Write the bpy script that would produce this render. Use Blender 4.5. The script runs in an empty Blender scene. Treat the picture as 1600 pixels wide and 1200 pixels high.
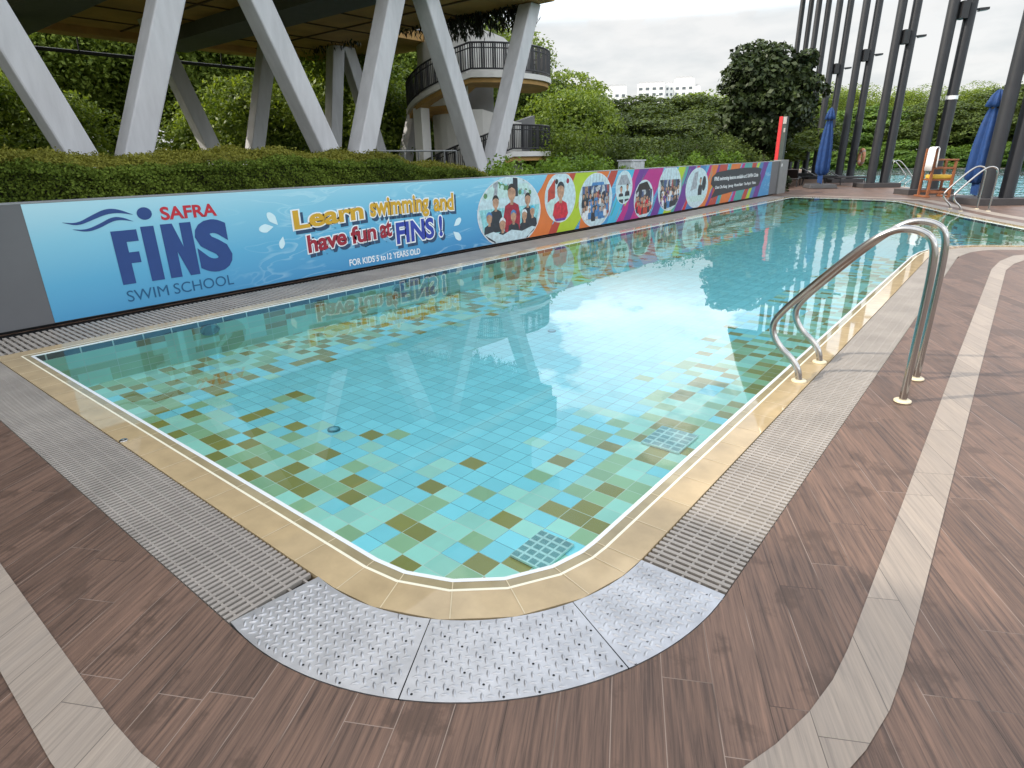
import bpy, bmesh, math, random
import numpy as np
from mathutils import Vector, Matrix
from mathutils.geometry import tessellate_polygon
R = math.radians
SC = bpy.context.scene
C = SC.collection

# ------------------------------------------------------------------ camera
CAM_H = 1.45
YAW, PITCH, ROLL, FPX = -0.685272527, 0.360850576, -0.01895561, 940.325
cy_, sy_, cp_, sp_ = math.cos(YAW), math.sin(YAW), math.cos(PITCH), math.sin(PITCH)
fw = Vector((sy_*cp_, cy_*cp_, -sp_)); rt = Vector((cy_, -sy_, 0)); up = rt.cross(fw)
r2 = rt*math.cos(ROLL)+up*math.sin(ROLL); u2 = -rt*math.sin(ROLL)+up*math.cos(ROLL)
cam = bpy.data.cameras.new('camera'); camo = bpy.data.objects.new('camera', cam); C.objects.link(camo)
cam.sensor_width = 36; cam.lens = 36*FPX/1600; cam.clip_start = 0.05; cam.clip_end = 3000
M = Matrix.Identity(4)
for i in range(3):
    M[i][0] = r2[i]; M[i][1] = u2[i]; M[i][2] = -fw[i]
M.translation = Vector((0, 0, CAM_H)); camo.matrix_world = M
SC.camera = camo

# ------------------------------------------------------------------ sky, sun, exposure
SUN_ELEV = 34.8
SUN_AZ = 223.0          # compass-like: degrees from +Y towards +X, where the sun stands
SC.view_settings.view_transform = 'Standard'; SC.view_settings.look = 'None'
SC.view_settings.gamma = 1; SC.view_settings.use_curve_mapping = False
SC.view_settings.exposure = 0.14
w = bpy.data.worlds.new('World'); SC.world = w; w.use_nodes = True
nt = w.node_tree; nt.nodes.clear()
def N(t, typ, **kw):
    n = t.nodes.new(typ)
    for k, v in kw.items():
        if k.startswith('i_'): n.inputs[int(k[2:]) if k[2:].isdigit() else k[2:]].default_value = v
        else: setattr(n, k, v)
    return n
def ramp(t, stops, interp='LINEAR'):
    n = t.nodes.new('ShaderNodeValToRGB'); cr = n.color_ramp; cr.interpolation = interp
    while len(cr.elements) > 1: cr.elements.remove(cr.elements[-1])
    for i, (p, c) in enumerate(stops):
        e = cr.elements[0] if i == 0 else cr.elements.new(p)
        e.position = p; e.color = (*c, 1) if len(c) == 3 else c
    return n
def mth(t, op, a, b=None, c=None):
    n = t.nodes.new('ShaderNodeMath'); n.operation = op
    for i, v in enumerate((a, b, c)):
        if v is None: continue
        if isinstance(v, (int, float)): n.inputs[i].default_value = v
        else: t.links.new(v, n.inputs[i])
    return n.outputs[0]
def mixc(t, fac, a, b, blend='MIX'):
    n = t.nodes.new('ShaderNodeMix'); n.data_type = 'RGBA'; n.blend_type = blend
    for s, v in ((0, fac), (6, a), (7, b)):
        if isinstance(v, (int, float)): n.inputs[s].default_value = v
        elif isinstance(v, tuple): n.inputs[s].default_value = (*v, 1) if len(v) == 3 else v
        else: t.links.new(v, n.inputs[s])
    return n.outputs[2]
sky = N(nt, 'ShaderNodeTexSky', sky_type='NISHITA', sun_disc=False, sun_elevation=R(SUN_ELEV), sun_rotation=R(SUN_AZ),
        air_density=1.0, dust_density=2.0, ozone_density=1.5)
tc = N(nt, 'ShaderNodeTexCoord')
sep = N(nt, 'ShaderNodeSeparateXYZ'); nt.links.new(tc.outputs['Generated'], sep.inputs[0])
zc = mth(nt, 'ADD', mth(nt, 'MAXIMUM', sep.outputs[2], 0.0), 0.22)
cmb = N(nt, 'ShaderNodeCombineXYZ')
nt.links.new(mth(nt, 'DIVIDE', sep.outputs[0], zc), cmb.inputs[0]); nt.links.new(mth(nt, 'DIVIDE', sep.outputs[1], zc), cmb.inputs[1])
n1 = N(nt, 'ShaderNodeTexNoise', i_Scale=1.5, i_Detail=9.0, i_Roughness=0.58)
n2 = N(nt, 'ShaderNodeTexNoise', i_Scale=2.6, i_Detail=6.0, i_Roughness=0.55)
mp = N(nt, 'ShaderNodeMapping'); mp.inputs['Location'].default_value = (3.7, 1.3, 0.4)
nt.links.new(cmb.outputs[0], n1.inputs['Vector']); nt.links.new(cmb.outputs[0], mp.inputs[0]); nt.links.new(mp.outputs[0], n2.inputs['Vector'])
cover = ramp(nt, [(0.485, (0, 0, 0)), (0.512, (0.8, 0.8, 0.8)), (0.56, (1, 1, 1))]); nt.links.new(n1.outputs[0], cover.inputs[0])
low = ramp(nt, [(0.17, (1, 1, 1)), (0.26, (0.0, 0.0, 0.0))]); nt.links.new(sep.outputs[2], low.inputs[0])
cov = mth(nt, 'MAXIMUM', mth(nt, 'ADD', mth(nt, 'MULTIPLY', cover.outputs[0], 0.76), 0.22), mth(nt, 'MULTIPLY', low.outputs[0], 0.97))   # a thin veil everywhere, cumulus in it
shade = ramp(nt, [(0.34, (6.2, 6.4, 6.5)), (0.56, (7.5, 7.5, 7.45))]); nt.links.new(n2.outputs[0], shade.inputs[0])
skyb = mixc(nt, 1.0, sky.outputs[0], (3.6, 3.45, 3.1), 'MULTIPLY')
# clouds overhead are lit through by the high sun, those near the horizon are grey with distance
lift = ramp(nt, [(0.175, (1, 1, 1)), (0.24, (3.4, 3.4, 3.4)), (0.5, (3.3, 3.3, 3.3)), (0.85, (2.1, 2.1, 2.1))]); nt.links.new(sep.outputs[2], lift.inputs[0])
cloud = mixc(nt, 1.0, shade.outputs[0], lift.outputs[0], 'MULTIPLY')
col = mixc(nt, cov, skyb, cloud)
bg = N(nt, 'ShaderNodeBackground'); bg.inputs[1].default_value = 0.11
nt.links.new(col, bg.inputs[0])
wo = N(nt, 'ShaderNodeOutputWorld'); nt.links.new(bg.outputs[0], wo.inputs[0])

sun = bpy.data.lights.new('sun', 'SUN'); sun.energy = 3.3; sun.angle = R(0.9); sun.color = (1, 0.93, 0.82)
suno = bpy.data.objects.new('sun', sun); C.objects.link(suno)
sd = Vector((math.sin(R(SUN_AZ))*math.cos(R(SUN_ELEV)), math.cos(R(SUN_AZ))*math.cos(R(SUN_ELEV)), math.sin(R(SUN_ELEV))))
suno.rotation_euler = sd.to_track_quat('Z', 'Y').to_euler()
SC.cycles.max_bounces = 12; SC.cycles.transparent_max_bounces = 24
SC.cycles.caustics_reflective = False; SC.cycles.caustics_refractive = False

# ------------------------------------------------------------------ helpers
def new_mat(name):
    m = bpy.data.materials.new(name); m.use_nodes = True; t = m.node_tree
    return m, t, t.nodes['Principled BSDF']
def mat(name, col, rough=0.6, metal=0.0, var=0.12, scale=6.0, bump=0.0, bscale=40.0, dirt=0.0, spec=None, stretch=None):
    m, t, b = new_mat(name)
    tc = N(t, 'ShaderNodeTexCoord'); src = tc.outputs['Object']
    if stretch:
        mp = N(t, 'ShaderNodeMapping'); mp.inputs['Scale'].default_value = stretch; t.links.new(src, mp.inputs[0]); src = mp.outputs[0]
    n = N(t, 'ShaderNodeTexNoise', i_Scale=scale, i_Detail=6.0, i_Roughness=0.6); t.links.new(src, n.inputs['Vector'])
    lo = tuple(c*(1-var) for c in col); hi = tuple(min(1, c*(1+var)) for c in col)
    r = ramp(t, [(0.3, lo), (0.7, hi)]); t.links.new(n.outputs[0], r.inputs[0])
    out = r.outputs[0]
    if dirt:
        n3 = N(t, 'ShaderNodeTexNoise', i_Scale=scale*0.23, i_Detail=8.0, i_Roughness=0.7); t.links.new(src, n3.inputs['Vector'])
        r3 = ramp(t, [(0.5, (0, 0, 0)), (0.75, (1, 1, 1))]); t.links.new(n3.outputs[0], r3.inputs[0])
        out = mixc(t, mth(t, 'MULTIPLY', r3.outputs[0], dirt), out, tuple(c*0.5 for c in col))
    t.links.new(out, b.inputs['Base Color'])
    b.inputs['Roughness'].default_value = rough; b.inputs['Metallic'].default_value = metal
    if spec is not None: b.inputs['Specular IOR Level'].default_value = spec
    if bump:
        nb = N(t, 'ShaderNodeTexNoise', i_Scale=bscale, i_Detail=4.0); t.links.new(src, nb.inputs['Vector'])
        bp = N(t, 'ShaderNodeBump'); bp.inputs['Strength'].default_value = bump; bp.inputs['Distance'].default_value = 0.01
        t.links.new(nb.outputs[0], bp.inputs['Height']); t.links.new(bp.outputs[0], b.inputs['Normal'])
    return m
def flat(name, col, rough=0.5):
    return mat(name, col, rough, 0, 0.05, 3.0)

def leafmat(name, dark, light, trans=0.25, rough=0.45, spec=0.3):
    m = bpy.data.materials.new(name); m.use_nodes = True; t = m.node_tree; t.nodes.clear()
    g = N(t, 'ShaderNodeNewGeometry'); tc = N(t, 'ShaderNodeTexCoord')
    n = N(t, 'ShaderNodeTexNoise', i_Scale=0.9, i_Detail=3.0); t.links.new(tc.outputs['Object'], n.inputs['Vector'])
    f = mth(t, 'ADD', mth(t, 'MULTIPLY', g.outputs['Random Per Island'], 0.6), mth(t, 'MULTIPLY', mth(t, 'SUBTRACT', n.outputs[0], 0.3), 1.0))
    mid = tuple((a+b)/2 for a, b in zip(dark, light))
    r = ramp(t, [(0.1, dark), (0.5, mid), (0.9, light)]); t.links.new(f, r.inputs[0])
    pb = N(t, 'ShaderNodeBsdfPrincipled'); pb.inputs['Roughness'].default_value = rough; pb.inputs['Specular IOR Level'].default_value = spec
    t.links.new(r.outputs[0], pb.inputs['Base Color'])
    tr = N(t, 'ShaderNodeBsdfTranslucent'); t.links.new(mixc(t, 1.0, r.outputs[0], (1.3, 1.25, 0.5), 'MULTIPLY'), tr.inputs[0])
    mx = N(t, 'ShaderNodeMixShader'); mx.inputs[0].default_value = trans
    t.links.new(pb.outputs[0], mx.inputs[1]); t.links.new(tr.outputs[0], mx.inputs[2])
    o = N(t, 'ShaderNodeOutputMaterial'); t.links.new(mx.outputs[0], o.inputs[0])
    return m

def tag(o, label=None, cat=None, group=None, kind=None):
    if label: o['label'] = label
    if cat: o['category'] = cat
    if group: o['group'] = group
    if kind: o['kind'] = kind
    return o
def link(name, me, parent=None, mats=()):
    o = bpy.data.objects.new(name, me); C.objects.link(o)
    for m in (mats if isinstance(mats, (list, tuple)) else [mats]): me.materials.append(m)
    if parent is not None: o.parent = parent
    return o
def empty(name, loc, label, cat, group=None, rz=0):
    o = bpy.data.objects.new(name, None); C.objects.link(o); o.location = loc; o.rotation_euler = (0, 0, rz)
    o.empty_display_size = 0.2
    return tag(o, label, cat, group)
def copy_tree(o, parent=None):
    kids = list(o.children)
    c = o.copy(); C.objects.link(c); c.parent = parent
    for k in kids: copy_tree(k, c)
    return c

class MB:
    """collects shapes into one mesh"""
    def __init__(s): s.v = []; s.f = []; s.mi = []; s.sm = []
    def add(s, vs, fs, mi=0, smooth=False):
        b = len(s.v); s.v += [tuple(v) for v in vs]
        for f in fs: s.f.append([b+i for i in f]); s.mi.append(mi); s.sm.append(smooth)
    def box(s, x0, x1, y0, y1, z0, z1, mi=0):
        s.add([(x0,y0,z0),(x1,y0,z0),(x1,y1,z0),(x0,y1,z0),(x0,y0,z1),(x1,y0,z1),(x1,y1,z1),(x0,y1,z1)],
              [(0,3,2,1),(4,5,6,7),(0,1,5,4),(1,2,6,5),(2,3,7,6),(3,0,4,7)], mi)
    def hexa(s, bot, top, mi=0):
        n = len(bot)
        s.add(list(bot)+list(top), [tuple(range(n))[::-1], tuple(range(n, 2*n))]+[(i, (i+1) % n, n+(i+1) % n, n+i) for i in range(n)], mi)
    def bar(s, a, b, wx, wy, mi=0, upv=(0, 0, 1)):
        a, b = Vector(a), Vector(b); d = (b-a).normalized(); u = Vector(upv)
        x = d.cross(u)
        if x.length < 1e-4: x = d.cross(Vector((1, 0, 0)))
        x.normalize(); y = x.cross(d)
        q = [x*wx/2*i+y*wy/2*j for i, j in ((-1,-1),(1,-1),(1,1),(-1,1))]
        s.hexa([a+k for k in q], [b+k for k in q], mi)
    def tube(s, pts, rad, n=12, mi=0, caps=True, smooth=True):
        pts = [Vector(p) for p in pts]; rads = rad if isinstance(rad, (list, tuple)) else [rad]*len(pts)
        t0 = (pts[1]-pts[0]).normalized(); x = t0.cross(Vector((0, 0, 1)))
        if x.length < 1e-3: x = t0.cross(Vector((1, 0, 0)))
        x.normalize(); rings = []
        for i, p in enumerate(pts):
            t = (pts[min(i+1, len(pts)-1)]-pts[max(i-1, 0)]).normalized()
            x = (x-t*x.dot(t)); x.normalize(); y = t.cross(x)
            rings.append([p+(x*math.cos(2*math.pi*k/n)+y*math.sin(2*math.pi*k/n))*rads[i] for k in range(n)])
        vs = [v for r_ in rings for v in r_]; fs = []
        for i in range(len(pts)-1):
            for k in range(n):
                fs.append((i*n+k, i*n+(k+1) % n, (i+1)*n+(k+1) % n, (i+1)*n+k))
        s.add(vs, fs, mi, smooth)
        if caps:
            s.add(rings[0], [tuple(range(n))[::-1]], mi); s.add(rings[-1], [tuple(range(n))], mi)
    def lathe(s, prof, cx=0, cy=0, n=24, mi=0, flute=0, nf=8, smooth=True):
        vs = []
        for (r_, z) in prof:
            for k in range(n):
                a = 2*math.pi*k/n; q = r_*(1+flute*math.cos(nf*a))
                vs.append((cx+q*math.cos(a), cy+q*math.sin(a), z))
        fs = [(i*n+k, i*n+(k+1) % n, (i+1)*n+(k+1) % n, (i+1)*n+k) for i in range(len(prof)-1) for k in range(n)]
        s.add(vs, fs, mi, smooth)
        s.add(vs[:n], [tuple(range(n))[::-1]], mi); s.add(vs[-n:], [tuple(range(n))], mi)
    def build(s, name, mats, parent=None, bevel=0):
        me = bpy.data.meshes.new(name); me.from_pydata(s.v, [], s.f)
        me.polygons.foreach_set('material_index', s.mi); me.polygons.foreach_set('use_smooth', s.sm); me.update()
        o = link(name, me, parent, mats)
        if bevel:
            md = o.modifiers.new('bevel', 'BEVEL'); md.width = bevel; md.segments = 2; md.limit_method = 'ANGLE'
        return o

def quads_mesh(name, ctr, u, v):
    """many rhombic leaves: centre, half-length vector u, half-width vector v"""
    n = len(ctr); V = np.empty((n, 4, 3), np.float32)
    V[:, 0] = ctr-u; V[:, 1] = ctr+v-u*0.05; V[:, 2] = ctr+u; V[:, 3] = ctr-v-u*0.05
    me = bpy.data.meshes.new(name); me.vertices.add(4*n); me.vertices.foreach_set('co', V.ravel())
    me.loops.add(4*n); me.loops.foreach_set('vertex_index', np.arange(4*n, dtype=np.int32))
    me.polygons.add(n); me.polygons.foreach_set('loop_start', np.arange(0, 4*n, 4, dtype=np.int32))
    me.polygons.foreach_set('loop_total', np.full(n, 4, np.int32)); me.update(); me.validate()
    return me
def rnd_unit(rg, n):
    v = rg.normal(size=(n, 3)); return v/np.linalg.norm(v, axis=1, keepdims=True)
def leaf_dirs(rg, nrm, size, jitter=0.8, aspect=0.5):
    n = len(nrm); nn = nrm+rg.normal(size=(n, 3))*jitter; nn /= np.linalg.norm(nn, axis=1, keepdims=True)
    a = np.cross(nn, rnd_unit(rg, n)); a /= np.linalg.norm(a, axis=1, keepdims=True)+1e-9
    b = np.cross(nn, a); s = size*(0.7+0.6*rg.random((n, 1)))
    return a*s*0.5, b*s*0.5*aspect
def cat_mesh(name, parts):
    return quads_mesh(name, np.concatenate([p[0] for p in parts]), np.concatenate([p[1] for p in parts]), np.concatenate([p[2] for p in parts]))

def offset_poly(P, d):
    """offset a closed CCW polygon outward by d (mitred)"""
    n = len(P); out = []
    for i in range(n):
        a, b, c = Vector(P[i-1]), Vector(P[i]), Vector(P[(i+1) % n])
        e1, e2 = (b-a).normalized(), (c-b).normalized()
        n1, n2 = Vector((e1.y, -e1.x)), Vector((e2.y, -e2.x))
        m = n1+n2; m = m/max(0.3, m.dot(m))*2*1.0
        m = (n1+n2).normalized(); m = m/max(0.35, m.dot(n1))
        out.append(tuple(b+m*d))
    return out
def poly_faces(loops, z):
    vs = []
    for L in loops: vs += [(p[0], p[1], z) for p in L]
    tri = tessellate_polygon([[Vector((p[0], p[1], 0)) for p in L] for L in loops])
    fs = []
    for t_ in tri:
        a, b, c = (Vector(vs[i]) for i in t_)
        fs.append(tuple(t_) if (b-a).cross(c-a).z > 0 else tuple(t_)[::-1])
    return vs, fs

# ------------------------------------------------------------------ materials
# wood-look porcelain planks of the deck
def plank_mat(name, base, joint, W=0.145, Lp=0.87, ang=math.atan2(0.877, -0.48), dirt=True, vary=0.2, grain=1.0):
    m, t, b = new_mat(name)
    tc = N(t, 'ShaderNodeTexCoord'); sp = N(t, 'ShaderNodeSeparateXYZ'); t.links.new(tc.outputs['Object'], sp.inputs[0])
    X, Y = sp.outputs[0], sp.outputs[1]; ca, sa = math.cos(ang), math.sin(ang)
    u = mth(t, 'ADD', mth(t, 'MULTIPLY', X, ca), mth(t, 'MULTIPLY', Y, sa))
    v = mth(t, 'ADD', mth(t, 'MULTIPLY', X, sa), mth(t, 'MULTIPLY', Y, -ca))
    vr = mth(t, 'DIVIDE', mth(t, 'ADD', v, 100.024), W); row = mth(t, 'FLOOR', vr)
    wn = N(t, 'ShaderNodeTexWhiteNoise', noise_dimensions='1D'); t.links.new(row, wn.inputs['W'])
    ur = mth(t, 'ADD', mth(t, 'DIVIDE', mth(t, 'ADD', u, 100), Lp), wn.outputs[0]); colm = mth(t, 'FLOOR', ur)
    fv = mth(t, 'MULTIPLY', mth(t, 'FRACT', vr), W); fu = mth(t, 'MULTIPLY', mth(t, 'FRACT', ur), Lp)
    ev = mth(t, 'MINIMUM', fv, mth(t, 'SUBTRACT', W, fv)); eu = mth(t, 'MINIMUM', fu, mth(t, 'SUBTRACT', Lp, fu))
    e = mth(t, 'MINIMUM', ev, eu)
    jm = mth(t, 'LESS_THAN', e, 0.0013)
    cid = N(t, 'ShaderNodeCombineXYZ'); t.links.new(row, cid.inputs[0]); t.links.new(colm, cid.inputs[1])
    wc = N(t, 'ShaderNodeTexWhiteNoise', noise_dimensions='2D'); t.links.new(cid.outputs[0], wc.inputs['Vector'])
    # grain: noise stretched along the plank, different in each plank
    gv = N(t, 'ShaderNodeCombineXYZ'); t.links.new(mth(t, 'MULTIPLY', u, 3.2), gv.inputs[0]); t.links.new(mth(t, 'MULTIPLY', v, 88), gv.inputs[1])
    t.links.new(mth(t, 'MULTIPLY', wc.outputs[0], 37.0), gv.inputs[2])
    g = N(t, 'ShaderNodeTexNoise', i_Scale=1.0, i_Detail=5.0, i_Roughness=0.65, i_Distortion=0.4); t.links.new(gv.outputs[0], g.inputs['Vector'])
    gv2 = N(t, 'ShaderNodeCombineXYZ'); t.links.new(mth(t, 'MULTIPLY', u, 1.2), gv2.inputs[0]); t.links.new(mth(t, 'MULTIPLY', v, 14), gv2.inputs[1])
    t.links.new(mth(t, 'MULTIPLY', wc.outputs[0], 91.0), gv2.inputs[2])
    g2 = N(t, 'ShaderNodeTexNoise', i_Scale=1.0, i_Detail=3.0); t.links.new(gv2.outputs[0], g2.inputs['Vector'])
    grey = (base[0]*0.62, base[1]*0.72, base[2]*0.86)
    c0 = mixc(t, mth(t, 'MULTIPLY', g2.outputs[0], 0.85), base, tuple(0.5*a+0.5*b_*0.9 for a, b_ in zip(base, grey)))
    gf = ramp(t, [(0.30, (0.36, 0.36, 0.38)), (0.48, (0.88, 0.88, 0.88)), (0.70, (1.42, 1.38, 1.34))]); t.links.new(g.outputs[0], gf.inputs[0])
    c1 = mixc(t, grain, c0, gf.outputs[0], 'MULTIPLY')
    hv = mth(t, 'ADD', mth(t, 'MULTIPLY', wc.outputs[0], 2*vary), 1-vary)
    c2 = N(t, 'ShaderNodeVectorMath', operation='SCALE'); t.links.new(c1, c2.inputs[0]); t.links.new(hv, c2.inputs['Scale'])
    c3 = c2.outputs[0]
    if dirt:
        dn = N(t, 'ShaderNodeTexNoise', i_Scale=4.3, i_Detail=7.0, i_Roughness=0.62); t.links.new(tc.outputs['Object'], dn.inputs['Vector'])
        dr = ramp(t, [(0.56, (0, 0, 0)), (0.63, (1, 1, 1))]); t.links.new(dn.outputs[0], dr.inputs[0])
        c3 = mixc(t, mth(t, 'MULTIPLY', dr.outputs[0], 0.6), c3, tuple(x*0.45 for x in base))
    # pale or dark joints, part of them washed out
    jn = N(t, 'ShaderNodeTexNoise', i_Scale=2.3, i_Detail=2.0); t.links.new(tc.outputs['Object'], jn.inputs['Vector'])
    jr = ramp(t, [(0.42, tuple(x*0.25 for x in base)), (0.56, joint)]); t.links.new(jn.outputs[0], jr.inputs[0])
    c4 = mixc(t, mth(t, 'MULTIPLY', jm, 0.85), c3, jr.outputs[0])
    t.links.new(c4, b.inputs['Base Color'])
    rr = mth(t, 'ADD', mth(t, 'MULTIPLY', g.outputs[0], 0.25), 0.38); t.links.new(rr, b.inputs['Roughness'])
    b.inputs['Specular IOR Level'].default_value = 0.35
    bp = N(t, 'ShaderNodeBump'); bp.inputs['Strength'].default_value = 0.35; bp.inputs['Distance'].default_value = 0.003
    t.links.new(mth(t, 'SUBTRACT', g.outputs[0], jm), bp.inputs['Height']); t.links.new(bp.outputs[0], b.inputs['Normal'])
    return m
M_DECK = plank_mat('deck_planks', (0.165, 0.099, 0.069), (0.33, 0.25, 0.20))
M_BAND = plank_mat('pale_planks', (0.37, 0.30, 0.238), (0.12, 0.10, 0.085), W=0.21, Lp=1.3, dirt=False, vary=0.07, grain=0.38)

def tile_mat(name, base, grout, rough=0.25, sx=0.142, sy=0.120, gw=0.0032, vary=0.09, axes=(0, 1)):
    m, t, b = new_mat(name)
    tc = N(t, 'ShaderNodeTexCoord'); sp = N(t, 'ShaderNodeSeparateXYZ'); t.links.new(tc.outputs['Object'], sp.inputs[0])
    es = []; ids = []
    for ax, s in zip(axes, (sx, sy)):
        q = mth(t, 'DIVIDE', mth(t, 'ADD', sp.outputs[ax], 100*s), s); ids.append(mth(t, 'FLOOR', q))
        f = mth(t, 'MULTIPLY', mth(t, 'FRACT', q), s); es.append(mth(t, 'MINIMUM', f, mth(t, 'SUBTRACT', s, f)))
    jm = mth(t, 'LESS_THAN', mth(t, 'MINIMUM', *es), gw/2)
    cid = N(t, 'ShaderNodeCombineXYZ'); t.links.new(ids[0], cid.inputs[0]); t.links.new(ids[1], cid.inputs[1])
    wc = N(t, 'ShaderNodeTexWhiteNoise', noise_dimensions='2D'); t.links.new(cid.outputs[0], wc.inputs['Vector'])
    n = N(t, 'ShaderNodeTexNoise', i_Scale=9.0, i_Detail=4.0); t.links.new(tc.outputs['Object'], n.inputs['Vector'])
    hv = mth(t, 'ADD', mth(t, 'MULTIPLY', wc.outputs[0], 2*vary), mth(t, 'ADD', mth(t, 'MULTIPLY', n.outputs[0], 0.12), 0.94-vary))
    c2 = N(t, 'ShaderNodeVectorMath', operation='SCALE'); c2.inputs[0].default_value = base; t.links.new(hv, c2.inputs['Scale'])
    t.links.new(mixc(t, jm, c2.outputs[0], grout), b.inputs['Base Color']); b.inputs['Roughness'].default_value = rough
    return m
GP = (0.72, 0.84, 0.74); GB = (0.10, 0.30, 0.38)
FLOOR_COLS = [('tile_blue', (0.31, 0.86, 0.97), (0.07, 0.26, 0.34)), ('tile_aqua', (0.46, 0.88, 0.74), GP), ('tile_sage', (0.38, 0.60, 0.33), GP), ('tile_olive', (0.35, 0.31, 0.065), GP)]
M_FLOOR = [tile_mat(n, c, g) for n, c, g in FLOOR_COLS]
M_WALLT = [tile_mat(n+'_wall', c, g, sx=0.25, sy=0.06, axes=(1, 2)) for n, c, g in FLOOR_COLS[1:]]
M_WALLN = [tile_mat(n+'_end', c, g, sx=0.25, sy=0.06, axes=(0, 2)) for n, c, g in FLOOR_COLS[1:]]
M_DARKT = tile_mat('dark_tile', (0.06, 0.075, 0.08), (0.7, 0.8, 0.8), sx=0.25, sy=0.5, gw=0.012, axes=(1, 2))
M_NOSE = mat('white_nosing', (0.80, 0.82, 0.82), 0.3, var=0.04)
def wet(name, col, rough=0.03, var=0.10, scale=3.0):
    m = mat(name, col, rough, 0, var, scale, dirt=0.22)
    b = m.node_tree.nodes['Principled BSDF']; b.inputs['IOR'].default_value = 1.36
    return m
M_COPE = wet('beige_coping', (0.47, 0.355, 0.205), var=0.16, scale=5.0); M_COPE_IN = wet('beige_coping_under_water', (0.35, 0.29, 0.17), var=0.18, scale=6.0); M_CREAM = mat('cream_line', (0.85, 0.80, 0.62), 0.4, var=0.05)
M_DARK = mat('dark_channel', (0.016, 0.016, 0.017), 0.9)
M_GRATE = mat('grating_plastic', (0.335, 0.30, 0.265), 0.55, var=0.14, scale=3.0, dirt=0.4)
M_STEEL = mat('stainless_steel', (0.46, 0.445, 0.425), 0.14, 1.0, var=0.06, scale=14, stretch=(1, 1, 0.2))
M_CREAMCAP = mat('cream_plastic', (0.72, 0.62, 0.42), 0.4)
M_ALU = mat('checker_aluminium', (0.50, 0.50, 0.51), 0.38, 0.8, var=0.16, scale=9, dirt=0.35)
M_CONC = mat('pale_concrete', (0.50, 0.50, 0.51), 0.75, var=0.10, scale=2.2, bump=0.15, dirt=0.28, stretch=(3.0, 3.0, 0.6))
M_CONCD = mat('grey_concrete', (0.22, 0.22, 0.22), 0.8, var=0.12, scale=2.0, dirt=0.3)
M_SOFFIT = mat('ochre_soffit', (0.46, 0.27, 0.085), 0.7, var=0.22, scale=1.2, dirt=0.35)
M_BEAM = mat('soffit_beam_grey', (0.10, 0.105, 0.105), 0.7)
M_BLACK = mat('black_metal', (0.018, 0.018, 0.02), 0.5)
M_POLE = mat('charcoal_pole', (0.026, 0.027, 0.031), 0.48, 0.2, var=0.14, scale=2.5, dirt=0.2)
M_WALLG = mat('grey_wall_panel', (0.12, 0.122, 0.128), 0.55, var=0.07, scale=2)
M_BARK = mat('bark', (0.10, 0.075, 0.055), 0.9, var=0.3, scale=8, bump=0.5, bscale=25)
M_WHITE = mat('white_paint', (0.88, 0.88, 0.87), 0.6, var=0.05)
M_GLASSD = mat('dark_window', (0.13, 0.15, 0.17), 0.25)
M_BLUE = mat('blue_canvas', (0.006, 0.040, 0.15), 0.75, var=0.25, scale=5)
M_RED = mat('red_paint', (0.55, 0.03, 0.035), 0.45)
M_WOOD = mat('orange_wood', (0.25, 0.09, 0.035), 0.55, var=0.25, scale=10)
M_YEL = mat('yellow_cushion', (0.62, 0.40, 0.05), 0.8)
M_TOWEL = mat('white_towel', (0.80, 0.80, 0.80), 0.95, bump=0.4, bscale=30)
M_ORANGE = mat('faded_orange', (0.45, 0.20, 0.11), 0.6)
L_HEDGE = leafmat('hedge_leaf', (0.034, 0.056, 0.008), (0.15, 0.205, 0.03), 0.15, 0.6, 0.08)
L_HEDGETOP = leafmat('hedge_sunlit_leaf', (0.085, 0.092, 0.014), (0.25, 0.245, 0.045), 0.25, 0.6, 0.1)  # yellow-green leaf colour paints sunlight onto the hedge top
L_SHRUB = leafmat('shrub_leaf', (0.065, 0.13, 0.018), (0.22, 0.33, 0.05), 0.3, 0.5, 0.15)
L_FOREST = leafmat('forest_leaf', (0.065, 0.11, 0.022), (0.29, 0.37, 0.075), 0.4, 0.5, 0.12)
L_BRIGHT = leafmat('bright_leaf', (0.075, 0.13, 0.02), (0.26, 0.34, 0.06), 0.4)
L_RAIN = leafmat('rain_tree_leaf', (0.034, 0.056, 0.014), (0.115, 0.155, 0.036), 0.25, 0.5, 0.12)
L_LIME = leafmat('lime_rain_tree_leaf', (0.06, 0.12, 0.018), (0.17, 0.27, 0.05), 0.3)
L_FIDDLE = leafmat('big_leaf', (0.015, 0.027, 0.008), (0.048, 0.068, 0.02), 0.08, 0.5)
L_SPARSE = leafmat('sparse_leaf', (0.12, 0.12, 0.08), (0.28, 0.26, 0.2), 0.3)
L_VINE = leafmat('vine_leaf', (0.008, 0.012, 0.006), (0.03, 0.036, 0.014), 0.1)

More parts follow.
